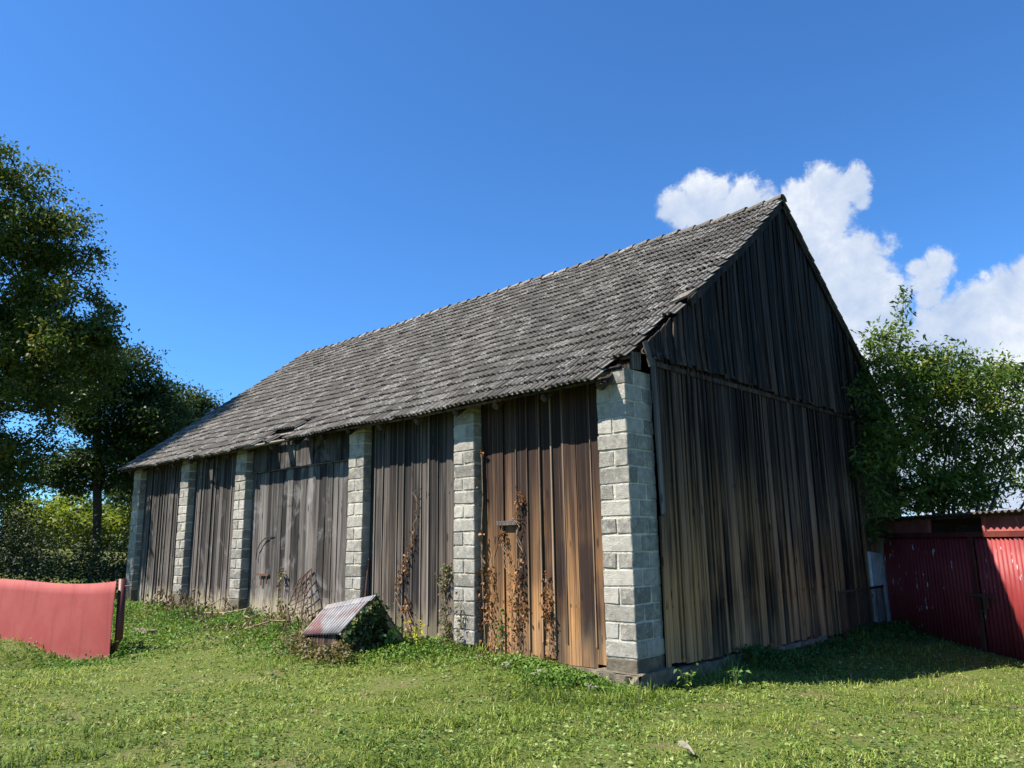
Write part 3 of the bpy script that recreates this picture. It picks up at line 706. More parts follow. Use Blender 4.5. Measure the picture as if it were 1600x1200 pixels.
while x < XR-0.03:
    L_ = 0.37; x1 = min(x+L_+0.04, XR+0.01); vs = []; n = 9; zj = random.uniform(-0.006, 0.006)
    for (xx, up, rr) in ((x, 0.0, 0.098), (x1, 0.030+random.uniform(-0.008, 0.012), 0.112)):
        for th in (0, 0.014):
            for i in range(n):
                a = math.pi*(0.02+0.96*i/(n-1)); vs.append((xx+random.uniform(-0.003, 0.003), YR-(rr-th)*1.25*math.cos(a), ZR-0.035+sag(xx, 1)+zj+up*0.8+(rr-th)*math.sin(a)))
    fs = []
    for i in range(n-1): fs += [(i, i+1, 2*n+i+1, 2*n+i), (n+i+1, n+i, 3*n+i, 3*n+i+1), (i+1, i, n+i, n+i+1), (2*n+i, 2*n+i+1, 3*n+i+1, 3*n+i)]
    m.add(vs, fs); x += L_
m.build('ridge_caps', TILE, roof)
for bk in (False, True):                                           # laths and rafters carrying the tiles
    m = MB(); cy, cz = (YR+OE)/SL, (ZR-ZE)/SL; fl = (lambda p: (p[0], 2*YR-p[1], p[2])) if bk else (lambda p: p)
    for r in range(NROW+1):
        ss = min(r*ROWH+0.09, SL-0.05); sg = -1 if bk else 1
        for i in range(8):
            xa = XL-0.25+(XR-0.06-XL+0.25)*i/8; xb = XL-0.25+(XR-0.06-XL+0.25)*(i+1)/8
            if not bk and r < 9 and i == 7: xb -= 0.13
            cs = []
            for (dn) in (-0.052, -0.014):
                for (x_, dsv) in ((xa, -0.025), (xb, -0.025), (xb, 0.025), (xa, 0.025)):
                    n = dn+sag(x_, ss/SL); cs.append(fl((x_, -OE+(ss+dsv)*cy-n*cz, ZE+(ss+dsv)*cz+n*cy)))
            if bk: cs = [cs[i_] for i_ in (3, 2, 1, 0, 7, 6, 5, 4)]
            m.hexa(cs)
    m.build('laths', WOOD_UPPER, rb if bk else roof)
    for x_ in np.linspace(XL+0.25, -0.25, 18):
        m = MB(); jit = random.uniform(-0.05, 0.05); x_ += jit
        p0 = np.array(fl((x_, -OE+0.06*cy+0.115*cz, ZE+0.06*cz-0.115*cy+sag(x_, 0)))); p1 = np.array(fl((x_, -OE+(SL-0.05)*cy+0.115*cz, ZE+(SL-0.05)*cz-0.115*cy+sag(x_, 1))))
        pm_ = (p0+p1)/2+np.array([0, 0, sag(x_, 0.5)-0.5*(sag(x_, 0)+sag(x_, 1))])
        m.tube([p0, pm_, p1], [0.058, 0.055, 0.048], 8); m.build('rafter', WOOD_UPPER, barn)
for ss in (0.05, 0.09+ROWH*0.9):                                   # pale laths bared by the slipped tiles
    m = MB(); cy, cz = (YR+OE)/SL, (ZR-ZE)/SL; cs = []
    for dn in (-0.010, 0.022):
        for (x_, dsv) in ((-9.5, -0.04), (-7.7, -0.03), (-7.7, 0.03), (-9.5, 0.03)):
            n = dn+sag(x_, ss/SL); cs.append((x_, -OE+(ss+dsv)*cy-n*cz, ZE+(ss+dsv)*cz+n*cy))
    m.hexa(cs); m.build('bare_lath', WOOD_LATH, roof)
# verge boards
for bk in (False, True):
    m = MB(); cy, cz = (YR+OE)/SL, (ZR-ZE)/SL
    s0 = 0.0 if bk else 7.9*ROWH
    for i in range(6):
        sa, sb = s0+(SL-s0)*i/6, s0+(SL-s0)*(i+1)/6; cs = []
        for dn in (-0.12, -0.012):
            for (x_, ss) in ((0.100, sa), (0.128, sa), (0.128, sb), (0.100, sb)):
                n = dn+sag(0, ss/SL); y_ = -OE+ss*cy-n*cz
                cs.append((x_, 2*YR-y_ if bk else y_, ZE+ss*cz+n*cy))
        m.hexa(cs)
    m.build('verge_board', WOOD_UPPER, barn)
m = MB(); m.obox((0.10, 1.42, 5.10), (1, -0.2, 0.05), (0.2, 0.8, 0.6), (0, -0.6, 0.8), 0.17, 0.13, 0.014); m.build('loose_tile', TILE, barn)

# ------------------------------------------------------------------ shed with the red gate
SA = np.array([0.114, 8.50, 0.0]); SB = np.array([2.809, 5.832, 0.0]); sd = (SB-SA)/np.linalg.norm(SB-SA); sn = np.array([-sd[1], sd[0], 0.0])
if sn @ np.array([1, 1, 0]) < 0: sn = -sn                          # sn points away from the camera, into the shed
S = lambda s, d, z: SA+sd*s+sn*d+np.array([0, 0, z])
shed = empty('shed', S(0, 0, -0.25), 'low shed with peeling red corrugated gates beside the barn gable', 'shed')
S0, S1, SP = 0.0, 5.6, 2.96
def corrugated(m, fn, L_, h0, h1, pitch, amp, th=0.003, nv=2):
    n = int(L_/pitch*8); vs = []
    for side in (0, th):
        for i in range(n+1):
            for k in range(nv+1): vs.append(fn(L_*i/n, amp*math.cos(2*math.pi*L_*i/n/pitch)+side, h0+(h1-h0)*k/nv))
    o = (n+1)*(nv+1); fs = []
    for i in range(n):
        for k in range(nv):
            a = i*(nv+1)+k; q = (a, a+nv+1, a+nv+2, a+1); fs += [q, tuple(o+j for j in q[::-1])]
        a = i*(nv+1); fs += [(a+nv+1, a, o+a, o+a+nv+1), (a+nv, a+2*nv+1, o+a+2*nv+1, o+a+nv)]
    m.add(vs, fs)
for (s0, s1) in ((S0+0.04, SP-0.05), (SP+0.05, S1-0.15)):
    m = MB(); corrugated(m, lambda s, d, z, s0=s0: S(s0+s, d-0.03, z), s1-s0, -0.21, 1.60, 0.106, 0.014)
    g = m.build('gate_leaf', RED_GATE, shed, True)
    fr = MB()
    for z in (0.1, 0.75, 1.5): fr.obox(S((s0+s1)/2, 0.03, z), sd, sn, (0, 0, 1), (s1-s0)/2, 0.02, 0.025)
    fr.build('gate_frame', RED_POST, g)
    if s0 > SP:
        h = MB(); h.obox(S(SP+0.10, -0.075, 0.70), sd, sn, (0, 0, 1), 0.36, 0.012, 0.022); h.obox(S(SP+0.20, -0.082, 0.58), sd, sn, (0, 0, 1), 0.025, 0.010, 0.12); h.obox(S(SP+0.27, -0.082, 0.60), sd, sn, (0, 0, 1), 0.012, 0.010, 0.09)
        h.tube([S(SP+0.15+0.07*math.cos(a), -0.085, 0.40+0.08*math.sin(a)) for a in np.linspace(0, 2*math.pi, 11)], 0.009, 5); h.tube([S(SP+0.05, -0.08, 0.47), S(SP+0.20, -0.085, 0.46)], 0.010, 5)
        h.build('latch', RUST, g)
m = MB(); m.obox(S(SP, -0.05, 0.70), sd, sn, (0, 0, 1), 0.048, 0.014, 0.92); m.build('gate_strip', RED_POST, shed)
m = MB(); m.obox(S((S0+S1)/2, -0.02, 1.655), sd, sn, (0, 0, 1), (S1-S0)/2, 0.045, 0.040); m.build('lintel', RED_POST, shed)
for (a, b_) in ((S0-0.1, 1.70), (3.36, S1)):
    m = MB(); m.obox(S((a+b_)/2, 0.0, 1.825), sd, sn, (0, 0, 1), (b_-a)/2, 0.012, 0.125); m.build('fascia_board', RED_BOARD, shed)
for a in (1.73, 3.32):
    m = MB(); m.obox(S(a, -0.01, 1.825), sd, sn, (0, 0, 1), 0.03, 0.03, 0.127); m.build('upright', RED_BOARD, shed)
m = MB()
for i in range(28):
    s = 1.76+i*0.057
    for q in (-1, 1):
        p0 = (max(1.76, min(3.29, s)), 1.70); p1 = (max(1.76, min(3.29, s+q*0.25)), 1.95)
        m.tube([S(p0[0], 0.02+0.004*q, p0[1]), S(p1[0], 0.02+0.004*q, p1[1])], 0.0025, 3)
m.build('wire_mesh', RUST, shed)
m = MB(); DP = 4.2                                                  # roof sheet, falling to the back
def rf(s, d, v): return S(-0.25+s, -0.22+v, 1.985-0.06*v+d)
corrugated(m, rf, S1+0.5, 0.0, DP+0.4, 0.15, 0.020, 0.004, 3); m.build('shed_roof', DARK_METAL, shed, True)
m = MB(); m.obox(S((S0+S1)/2, 0.02, 1.937), sd, sn, (0, 0, 1), (S1-S0)/2+0.1, 0.05, 0.016); m.build('roof_beam', WOOD_GABLE, shed)
m = MB()
def wallq(a, b):
    top = lambda p: 1.955-0.06*(p[1]+0.22)
    m.hexa([S(a[0], a[1], -0.4), S(b[0], a[1], -0.4), S(b[0], b[1], -0.4), S(a[0], b[1], -0.4), S(a[0], a[1], top(a)), S(b[0], a[1], top(a)), S(b[0], b[1], top(b)), S(a[0], b[1], top(b))])
wallq((S0-0.06, 0.06), (S0+0.06, DP)); wallq((S1-0.06, 0.06), (S1+0.06, DP)); wallq((S0+0.06, DP-0.12), (S1-0.06, DP))
m.build('wall', SHEDWALL, shed)
# rusty mesh frame standing against the barn
mesh = empty('mesh_frame', (0.16, 6.9, -0.2), 'rusty wire mesh frame leaning on the gable boards beside the white pier', 'mesh panel')
m = MB(); Y0_, Y1_, Z0_, Z1_ = 5.9, 8.02, -0.22, 0.70
m.tube([(0.17, Y0_, Z1_), (0.17, Y1_+0.05, Z1_)], 0.022, 6); m.tube([(0.19, Y0_, Z0_-0.1), (0.17, Y0_, Z1_)], 0.018, 6); m.tube([(0.19, Y1_, Z0_-0.1), (0.17, Y1_, Z1_)], 0.018, 6); m.tube([(0.18, Y1_-0.35, Z0_), (0.17, Y1_-0.35, Z1_)], 0.007, 5)
m.build('frame', RUST, mesh, True)
m = MB(); hh = Z1_-Z0_; s = Y0_-hh
while s < Y1_:
    for q in (0, 1):
        a, b_ = s, s+hh; ta, tb = max(0, (Y0_-a)/hh), min(1, (Y1_-a)/hh)
        if ta < tb:
            pa, pb = (a+hh*ta, ta), (a+hh*tb, tb)
            z = (lambda t: Z0_+hh*t) if q == 0 else (lambda t: Z1_-hh*t)
            m.tube([(0.172+0.004*q, pa[0], z(pa[1])), (0.172+0.004*q, pb[0], z(pb[1]))], 0.0028, 3, False)
    s += 0.065
m.build('wire_mesh', RUST, mesh)

# ------------------------------------------------------------------ red sheet gate on the left
pg = empty('sheet_gate', (-8.1, -3.15, 0.0), 'faded red bowed sheet metal gate with a pipe post', 'gate')
# upright, slightly bowed sheet
bx = [-7.98, -8.25, -8.7, -9.3, -9.9, -10.6, -11.4, -12.4, -13.6]; by = [-3.15, -3.22, -3.33, -3.47, -3.59, -3.72, -3.86, -4.02, -4.2]
tz = [1.11, 1.085, 1.06, 1.05, 1.06, 1.085, 1.10, 1.11, 1.12]; st = bx
tcur = np.linspace(0, 1, len(st)); tt = np.linspace(0, 1, 60)
bx, by, tz = np.interp(tt, tcur, bx), np.interp(tt, tcur, by), np.interp(tt, tcur, tz)
for _ in range(8):
    for q in (bx, by, tz): q[1:-1] = (q[:-2]+q[1:-1]*2+q[2:])/4
m = MB(); nv = 8; vs = []
for side in (0, 1):
    for i in range(60):
        for k in range(nv+1):
            v = k/nv
            vs.append((bx[i]+side*0.003, by[i]+side*0.004-0.02*math.sin(math.pi*v)+0.004*math.sin(9*tt[i]+5*v), -0.42+v*(tz[i]+0.42)))
o = 60*(nv+1); fs = []
for i in range(59):
    for k in range(nv):
        a = i*(nv+1)+k; q = (a, a+1, a+nv+2, a+nv+1); fs += [q, tuple(o+j for j in q[::-1])]
    a = i*(nv+1); fs += [(a, a+nv+1, o+a+nv+1, o+a), (a+nv, o+a+nv, o+a+2*nv+1, a+2*nv+1)]
for k in range(nv): fs += [(k+1, k, o+k, o+k+1)]
m.add(vs, fs); m.build('panel', RED_PANEL, pg, True)
m = MB(); p0, p1 = np.array([-7.98, -3.03, -0.2]), np.array([-8.06, -3.03, 1.14]); m.tube([p0, p1], 0.062, 12); m.build('post', RED_POST, pg, True)
m = MB(); m.tube([(-8.06, -3.03, 1.02), (-7.80, -2.96, 1.035)], 0.014, 6); m.build('hinge', RUST, pg)
m = MB(); m.tube([(-8.03, -3.06, 0.85), (-7.98, -3.16, 0.85)], 0.02, 6); m.build('hinge', RUST, pg)

# ------------------------------------------------------------------ little tin-roofed hutch
ap, apl, le, lel, re = at(586, 932, 11.1), at(512, 947, 11.95), at(535, 988, 10.8), at(474, 991, 11.6), at(634, 1006, 11.45)
rel = re+(apl-ap)*1.0; a3 = (apl-ap)/np.linalg.norm(apl-ap)
def quad(p, q, r, t, u, v): return (p*(1-u)+q*u)*(1-v)+(r*(1-u)+t*u)*v
HL = float(np.linalg.norm(apl-ap)); print('hutch length', HL, 'width', np.linalg.norm(re-le))
hut = empty('hutch', ((le+re)/2)*np.array([1, 1, 0])+np.array([0, 0, 0.05]), 'small pitched hutch with rusty corrugated tin roof, overgrown with ivy', 'hutch')
for (e, el) in ((le, lel), (re, rel)):
    m = MB(); dv = e-ap; nrm = np.cross(a3, dv); nrm /= np.linalg.norm(nrm); nrm = nrm if nrm[2] > 0 else -nrm
    corrugated(m, lambda s, d, v, e=e, el=el, nrm=nrm: quad(ap, apl, e, el, s/HL, v)+nrm*d, HL, 0.0, 1.03, 0.092, 0.022, 0.003, 4); m.build('roof_sheet', TIN, hut, True)
m = MB(); vs = []
for s in (-0.03, HL+0.02):
    for (e, el, k) in ((le, lel, 0.16), (ap, apl, 0), (re, rel, 0.14)):
        vs.append(quad(ap, apl, e, el, s/HL, k)+np.array([0, 0, 0.022]))
m.add(vs+[v-np.array([0, 0, 0.005]) for v in vs], [(0, 1, 4, 3), (1, 2, 5, 4), (6, 9, 10, 7), (7, 10, 11, 8), (0, 3, 9, 6), (2, 8, 11, 5)]); m.build('ridge_cap', TIN, hut)
m = MB()
for e in (le, re):
    m.obox((ap+e)/2-np.array([0, 0, 0.05])+a3*0.03, e-ap, a3, np.cross(e-ap, a3), np.linalg.norm(e-ap)/2, 0.02, 0.035)
m.build('rafter', WOOD_GREY, hut)
m = MB(); lo_l, lo_r = le+(ap-le)*0.12, re+(ap-re)*0.12; dz = np.array([0, 0, 1.0])
def down(p): return np.array([p[0], p[1], -0.15])
for s in (0.22, HL-0.08):
    A, B, C_ = lo_l+a3*s-dz*0.06, ap+a3*s-dz*0.07, lo_r+a3*s-dz*0.06
    vs = [down(A), A, B, C_, down(C_)]; vs2 = [v+a3*0.05 for v in vs]; m.add(vs+vs2, [(0, 1, 2, 3, 4)[::-1], (5, 6, 7, 8, 9), (0, 5, 6, 1)[::-1], (1, 6, 7, 2)[::-1], (2, 7, 8, 3)[::-1], (3, 8, 9, 4)[::-1]])
A0, A1 = lo_l+a3*0.22-dz*0.05, lo_l+a3*(HL-0.06)-dz*0.05; bdir = (re-le)*np.array([1, 1, 0]); bdir /= np.linalg.norm(bdir)
m.hexa([down(A0), down(A1), down(A1)+bdir*0.05, down(A0)+bdir*0.05, A0, A1, A1+bdir*0.05, A0+bdir*0.05]); A0, A1 = lo_r+a3*0.22-dz*0.05, lo_r+a3*(HL-0.06)-dz*0.05
m.hexa([down(A0)-bdir*0.05, down(A1)-bdir*0.05, down(A1), down(A0), A0-bdir*0.05, A1-bdir*0.05, A1, A0]); m.build('wall', WOOD_UPPER, hut)
# ivy over its open end
n = 620; u = RNG.random(n)*0.9; v = RNG.random(n)**1.5; side = RNG.random(n)
L0 = le+(ap-le)*u[:, None]; Pv = L0+(np.array([0, 0, -1])*(0.62*v*(0.25+u*0.9))[:, None])+(re-le)[None, :]*(0.32*u*v)[:, None]-a3[None, :]*(0.02+0.10*RNG.random(n))[:, None]
extra = ap+(re-ap)*(RNG.random(70)**1.6*0.5)[:, None]-a3*0.03+RNG.normal(size=(70, 3))*0.04-np.array([0, 0, 0.06])
low = le+(re-le)*RNG.random(170)[:, None]*0.55-a3*(0.02+0.16*RNG.random(170))[:, None]+RNG.normal(size=(170, 3))*np.array([0.05, 0.05, 0.0]); low[:, 2] = RNG.random(170)*0.24+0.0
Pi = np.concatenate([Pv, extra, low]); iv = empty('ivy', hut.location+Vector((0.1, -0.1, 0)), 'dark ivy climbing over the open end of the tin hutch', 'ivy')
np_mesh('ivy_leaves', leaves(Pi, 0.062, 0.055, 0.3, 0.5), LEAF_F, IVY, RNG.random(len(Pi)), iv)
m = MB()
for k in range(7):
    p = le+(re-le)*random.uniform(0.05, 0.5); p[2] = 0.0; q = le+(ap-le)*random.uniform(0.3, 0.95); m.tube([p-a3*0.06, (p+q)/2-a3*0.09+RNG.normal(size=3)*0.03, q-a3*0.04], 0.006, 4)
m.build('stems', BARK, iv)

# ------------------------------------------------------------------ things lying about
def gz(x, y): return float(ground(x, y))
t = MB(); c = np.array([-9.25, -2.15, gz(-9.25, -2.15)+0.10]); t.cbox(c-np.array([0.34, 0.09, 0.025]), c+np.array([0.34, 0.09, 0.025]), 0.006, 0.008)
tag(t.build('plank', WOOD_LATH, None, base=c), 'short pale plank lying in the weeds behind the red gate post', 'plank')
def stick(p0, p1, r, label, mat=WOOD_FRESH, flatb=True, name='board_scrap', group='broken boards heaped beside the hutch', cat='board'):
    p0, p1 = np.array(p0), np.array(p1); c = (p0+p1)/2; m = MB()
    if flatb: m.obox(c, p1-p0, np.cross(p1-p0, (0.2, 0.1, 1)), np.cross(p1-p0, np.cross(p1-p0, (0.2, 0.1, 1))), np.linalg.norm(p1-p0)/2, r, 0.012)
    else: m.tube([p0, c+RNG.normal(size=3)*0.04, p1], [r, r*0.9, r*0.7], 6)
    return tag(m.build(name, mat, None, base=c), label, cat, group)
hx, hy = float(hut.location.x), float(hut.location.y)
for k, (dx, dy, dz, ln, an, r, mt, lb) in enumerate([(-1.35, 0.30, 0.14, 0.9, 0.25, 0.07, WOOD_FRESH, 'fresh orange board on top of the heap left of the tin hutch'), (-1.55, 0.10, 0.10, 1.1, -0.15, 0.06, WOOD_FRESH, 'long tan board across the front of the scrap heap'),
        (-1.25, 0.05, 0.20, 0.6, 0.7, 0.05, WOOD_LATH, 'pale short board slanting against the tin hutch roof'), (-1.9, 0.35, 0.09, 0.8, 0.05, 0.055, WOOD_LATH, 'greyish board at the back of the scrap heap'), (-2.3, 0.15, 0.07, 1.0, -0.3, 0.05, WOOD_FRESH, 'tan board at the left end of the scrap heap')]):
    x, y = hx+dx, hy+dy; z = gz(x, y)+dz; d = np.array([math.cos(an), math.sin(an)*0.8, random.uniform(-0.1, 0.12)])*ln/2
    stick(np.array([x, y, z])-d, np.array([x, y, z])+d, r, lb, mt)
for (x, y, ln, an, ti, lb) in [(-9.3, -0.55, 1.7, 0.1, 0.15, 'long bleached branch lying among the dead stalks by the wall'), (-8.2, -0.75, 1.2, -0.35, 0.1, 'short crooked branch lying in front of the barn door'), (-6.9, -1.0, 1.0, 0.4, 0.25, 'branch stub sticking up beside the scrap heap'), (-10.4, -0.4, 1.5, -0.2, 0.35, 'thin branch leaning up towards the fourth pillar')]:
    z = gz(x, y)+0.12; d = np.array([math.cos(an), math.sin(an), ti])*ln/2
    stick(np.array([x, y, z])-d*np.array([1, 1, 0.3]), np.array([x, y, z])+d, 0.016, lb, DRYSTEM, False, 'fallen_branch', 'bleached branches lying before the barn', 'branch')
# rusty rack leaning on the door
rk = empty('wire_rack', (-7.55, -0.05, 0.3), 'rusty iron rack leaning against the grey barn door', 'rack')
m = MB(); A, B = np.array([-8.02, -0.10, 0.22]), np.array([-6.98, -0.10, 0.22]); T1, T2 = np.array([-7.85, 0.12, 0.98]), np.array([-7.42, 0.12, 1.20])
for p, q in ((A, T1), (B, T2), (T1, T2), (A+(B-A)*0.33, T1+(T2-T1)*0.33), (A+(B-A)*0.66, T1+(T2-T1)*0.66)): m.tube([p, q], 0.012, 5)
for k in range(1, 8):
    u = k/8; m.tube([A+(T1-A)*u*0.95, B+(T2-B)*min(1, u+0.14)], 0.008, 5)
m.build('bars', RUST, rk)
m = MB(); c = np.array([-5.62, 0.10, 0.75]); m.tube([(-5.62, 0.03, 0.18), (-5.60, 0.115, 1.40)], 0.022, 6)
tag(m.build('iron_bar', RUST, None, base=(-5.62, 0.05, 0.18)), 'dark rusty iron bar standing upright beside the third pillar from the corner', 'bar')
def rock(x, y, r, lb, flat_=0.5):
    m = MB(); n = 9; vs = []; fs = []
    for i in range(6):
        for k in range(n):
            a = math.pi*i/5; b_ = 2*math.pi*k/n; q = 1+0.22*math.sin(3.1*b_+i)+random.uniform(-0.12, 0.12); vs.append((x+r*q*math.sin(a)*math.cos(b_), y+r*0.7*q*math.sin(a)*math.sin(b_), gz(x, y)+0.03+r*flat_*math.cos(a)))
    fs = [(i*n+k, (i+1)*n+k, (i+1)*n+(k+1) % n, i*n+(k+1) % n) for i in range(5) for k in range(n)]
    m.add(vs, fs); return tag(m.build('stone', STONE, None, True, base=(x, y, gz(x, y))), lb, 'stone', 'stones in the grass before the barn')
rock(-1.10, -0.50, 0.16, 'largest pale stone in the grass below the orange brown plank wall', 0.45); rock(-1.75, -0.45, 0.08, 'small stone left of the largest pale stone'); rock(-0.35, -0.42, 0.09, 'stone in the dry grass just before the corner pillar')
m = MB(); c = np.array([1.94, -2.16, gz(1.94, -2.16)+0.075]); vs = []
for i in range(7):
    u = i/6; wdt = 0.026*math.sin(math.pi*(0.12+0.8*u)); p = c+np.array([-0.12+0.26*u, 0.05-0.13*u, 0.03*math.sin(4*u)]); vs += [p+np.array([0.6, 0.7, 0])*wdt+np.array([0, 0, 0.01]), p, p-np.array([0.6, 0.7, 0])*wdt+np.array([0, 0, 0.014*math.sin(9*u)])]
vs2 = [v-np.array([0, 0, 0.003]) for v in vs]; n = len(vs)
m.add(vs+vs2, [(i*3+k, i*3+k+1, i*3+k+4, i*3+k+3) for i in range(6) for k in (0, 1)]+[(n+i*3+k+3, n+i*3+k+4, n+i*3+k+1, n+i*3+k) for i in range(6) for k in (0, 1)])
tag(m.build('bark_scrap', SCRAP, None, base=c), 'curled pale scrap lying on the mown grass in front', 'scrap')

# ------------------------------------------------------------------ climbing plants
def vine(path, label, mat, per=26, size=0.05, jit=0.05, stem=True, Y=0.12, group='dry creepers on the barn wall'):
    P = [wall_pt(x, y, Y) for x, y in path]; root = P[0].copy(); root[2] = gz(root[0], root[1]-0.1)
    t = empty('creeper', root, label, 'creeper', group); P = [root]+P
    Q = []
    for a, b_ in zip(P[:-1], P[1:]):
        for s in np.linspace(0, 1, 6)[:-1]: Q.append(a+(b_-a)*s+np.array([RNG.normal()*0.025, -abs(RNG.normal())*0.012-0.01, 0]))
    Q.append(P[-1]); Q = np.array(Q)
    m = MB(); m.tube(Q, [0.007*(1-0.6*i/len(Q)) for i in range(len(Q))], 4)
    q2 = Q+RNG.normal(size=Q.shape)*np.array([0.03, 0.006, 0.03])-np.array([0, 0.01, 0]); m.tube(q2, [0.004]*len(Q), 3); m.build('stem', DRYSTEM, t)
    dens = np.clip(0.5+0.8*np.sin(np.linspace(0, 9, len(Q))+RNG.random()*6), 0.15, 1.3)
    k = RNG.choice(len(Q), int(per*len(path)*0.85), p=dens/dens.sum())
    L_ = Q[k]+RNG.normal(size=(len(k), 3))*np.array([jit*0.72, 0.02, 0.07]); L_[:, 1] = np.minimum(L_[:, 1], Y+0.0)-0.012
    np_mesh('leaves', leaves(L_, size, size*0.75, 0.1, 0.6), LEAF_F, mat, RNG.random(len(L_)), t)
vine([(748, 1000), (750, 930), (756, 880), (752, 830), (742, 780), (745, 750)], 'dense orange creeper in the corner right of the second pillar', DRYLEAF, 60, 0.055, 0.07)
vine([(768, 1012), (766, 960), (770, 900), (775, 840)], 'orange creeper strand just right of the second pillar creeper', DRYLEAF, 34, 0.05, 0.04)
vine([(806, 1015), (802, 960), (800, 905), (792, 860), (786, 830)], 'thin orange creeper below the left end of the wooden door bar', DRYLEAF, 36, 0.045, 0.035)
vine([(812, 1010), (815, 930), (812, 880), (812, 830), (810, 800), (815, 780)], 'tallest orange creeper passing the right end of the wooden door bar', DRYLEAF, 42, 0.05, 0.04)
vine([(862, 1025), (860, 990), (858, 950), (853, 900)], 'orange creeper in the middle of the orange brown plank wall', DRYLEAF, 66, 0.05, 0.045)
vine([(640, 985), (622, 940), (620, 915), (632, 890), (645, 850), (652, 812), (655, 760)], 'straggly rust coloured creeper on the wall behind the tin hutch', DRYLEAF, 24, 0.05, 0.05)
vine([(648, 985), (640, 950), (636, 935)], 'low rust coloured creeper strand behind the tin hutch', DRYLEAF, 34, 0.05, 0.05)
vine([(700, 1000), (697, 960), (693, 920), (700, 890)], 'half green bushy creeper left of the second pillar', MIXLEAF, 110, 0.05, 0.10)
vine([(718, 1005), (722, 960), (718, 930)], 'sparse creeper on the face of the second pillar', MIXLEAF, 22, 0.05, 0.08, True, -0.02)
vine([(785, 1015), (783, 990), (785, 960)], 'short green creeper at the foot of the orange brown plank wall', WEED, 26, 0.05, 0.03)
vine([(440, 955), (438, 925), (442, 895)], 'grey green withered creeper on the grey barn door', MIXLEAF, 36, 0.06, 0.05)
vine([(756, 716), (755, 706)], 'tuft of orange leaves high on the orange brown plank wall', DRYLEAF, 12, 0.05, 0.03)

def plant(x, y, h, n, mat, label, name='weed_plant', size=0.09, spread=0.16, group=None, stems=5, droop=0.1):
    z = gz(x, y); t = empty(name, (x, y, z), label, 'plant', group); m = MB(); P = []; 
    for k in range(stems):
        a = random.uniform(0, 6.28); e = np.array([x+math.cos(a)*spread*random.uniform(0.3, 1), y+math.sin(a)*spread*random.uniform(0.3, 1), z+h*random.uniform(0.7, 1)]); s = np.array([x, y, z]); mid = (s+e)/2+np.array([0, 0, 0.05])
        m.tube([s, mid, e], [0.006, 0.005, 0.003], 4)
        for q in range(max(1, n//stems)):
            u = random.uniform(0.25, 1.0); P.append((s+(e-s)*u)+RNG.normal(size=3)*0.03)
    m.build('stem', DRYSTEM if mat in (YELLOW, DEAD) else DEEP_STEM, t); P = np.array(P)
    np_mesh('leaves', leaves(P, size, size*0.55, 0.8, droop), LEAF_F, mat, RNG.random(len(P)), t)
DEEP_STEM = flat('green_stem', (0.09, 0.12, 0.04))
yp = wall_pt(648, 985, -0.6); plant(yp[0], yp[1], 0.52, 46, YELLOW, 'yellow leaved plant right of the tin hutch', size=0.09, spread=0.2)
hp = le+(re-le)*0.55-a3*0.35; plant(hp[0], hp[1], 0.42, 40, BRIGHT, 'bright green broad leaved plant before the dark hutch opening', size=0.11, spread=0.13)
plant(-7.35, -3.25, 0.42, 60, WEED, 'leafy green weed at the foot of the red gate post', size=0.08, spread=0.2)
cp = at(1100, 1082, 9.2); plant(0.75, 0.95, 0.30, 24, BRIGHT, 'small broad leaved weed in shade at the corner footing', size=0.09, spread=0.2)
plant(0.45, 0.35, 0.28, 30, WEED, 'nettle like weed at the foot of the corner footing', size=0.07, spread=0.16)

# ------------------------------------------------------------------ ground cover
def in_barn(x, y, pad=0.0): return (x > XL-pad) & (x < 0.02+pad) & (y > -0.0-pad) & (y < BW)
def in_shed(x, y):
    d = np.stack([x-SA[0], y-SA[1]], -1); s = d@sd[:2]; q = d@sn[:2]
    return (s > -0.05) & (s < S1) & (q > -0.0) & (q < DP)
def scatter(n, x0, x1, y0, y1, falloff):
    x = RNG.uniform(x0, x1, n*3); y = RNG.uniform(y0, y1, n*3); d = np.hypot(x-CAM[0], y-CAM[1])
    k = RNG.random(n*3) < np.clip((falloff/np.maximum(d, 0.1))**1.6, 0, 1); k &= ~in_barn(x, y) & ~in_shed(x, y) & (d > 1.2)
    return x[k][:n], y[k][:n]
def blades(x, y, h, wd, lean):
    n = len(x); z = ground(x, y)-0.004; a = RNG.uniform(0, 2*math.pi, n); l = np.stack([np.cos(a), np.sin(a), np.zeros(n)], -1); b = np.stack([-np.sin(a), np.cos(a), np.zeros(n)], -1)
    P = np.stack([x, y, z], -1); ln = (lean*RNG.random(n))[:, None]; h = h[:, None]; wd = wd[:, None]; V = np.empty((n, 5, 3)); up = np.array([0, 0, 1.0])
    V[:, 0] = P-b*wd/2; V[:, 1] = P+b*wd/2; mid = P+up*h*0.6+l*h*ln*0.4; V[:, 2] = mid+b*wd*0.4; V[:, 3] = mid-b*wd*0.4; V[:, 4] = P+up*h*np.clip(1-ln*0.45, 0.15, 1)+l*h*ln*1.1
    return V
BL_F = [(0, 1, 2, 3), (3, 2, 4)]
def tone(x, y, n): return np.clip(0.42+0.20*wav(x, y, 0.9, 21)+0.13*wav(x, y, 3.1, 22)+RNG.normal(size=n)*0.25, 0, 1)
x, y = scatter(430000, -17, 9, -9, 9.5, 4.2)
bare = wav(x, y, 2.3, 31)+0.7*wav(x, y, 6.3, 32); k = RNG.random(len(x)) < np.clip(1.25-np.clip(bare-0.50, 0, 1)*2.0, 0.06, 1); x, y = x[k], y[k]
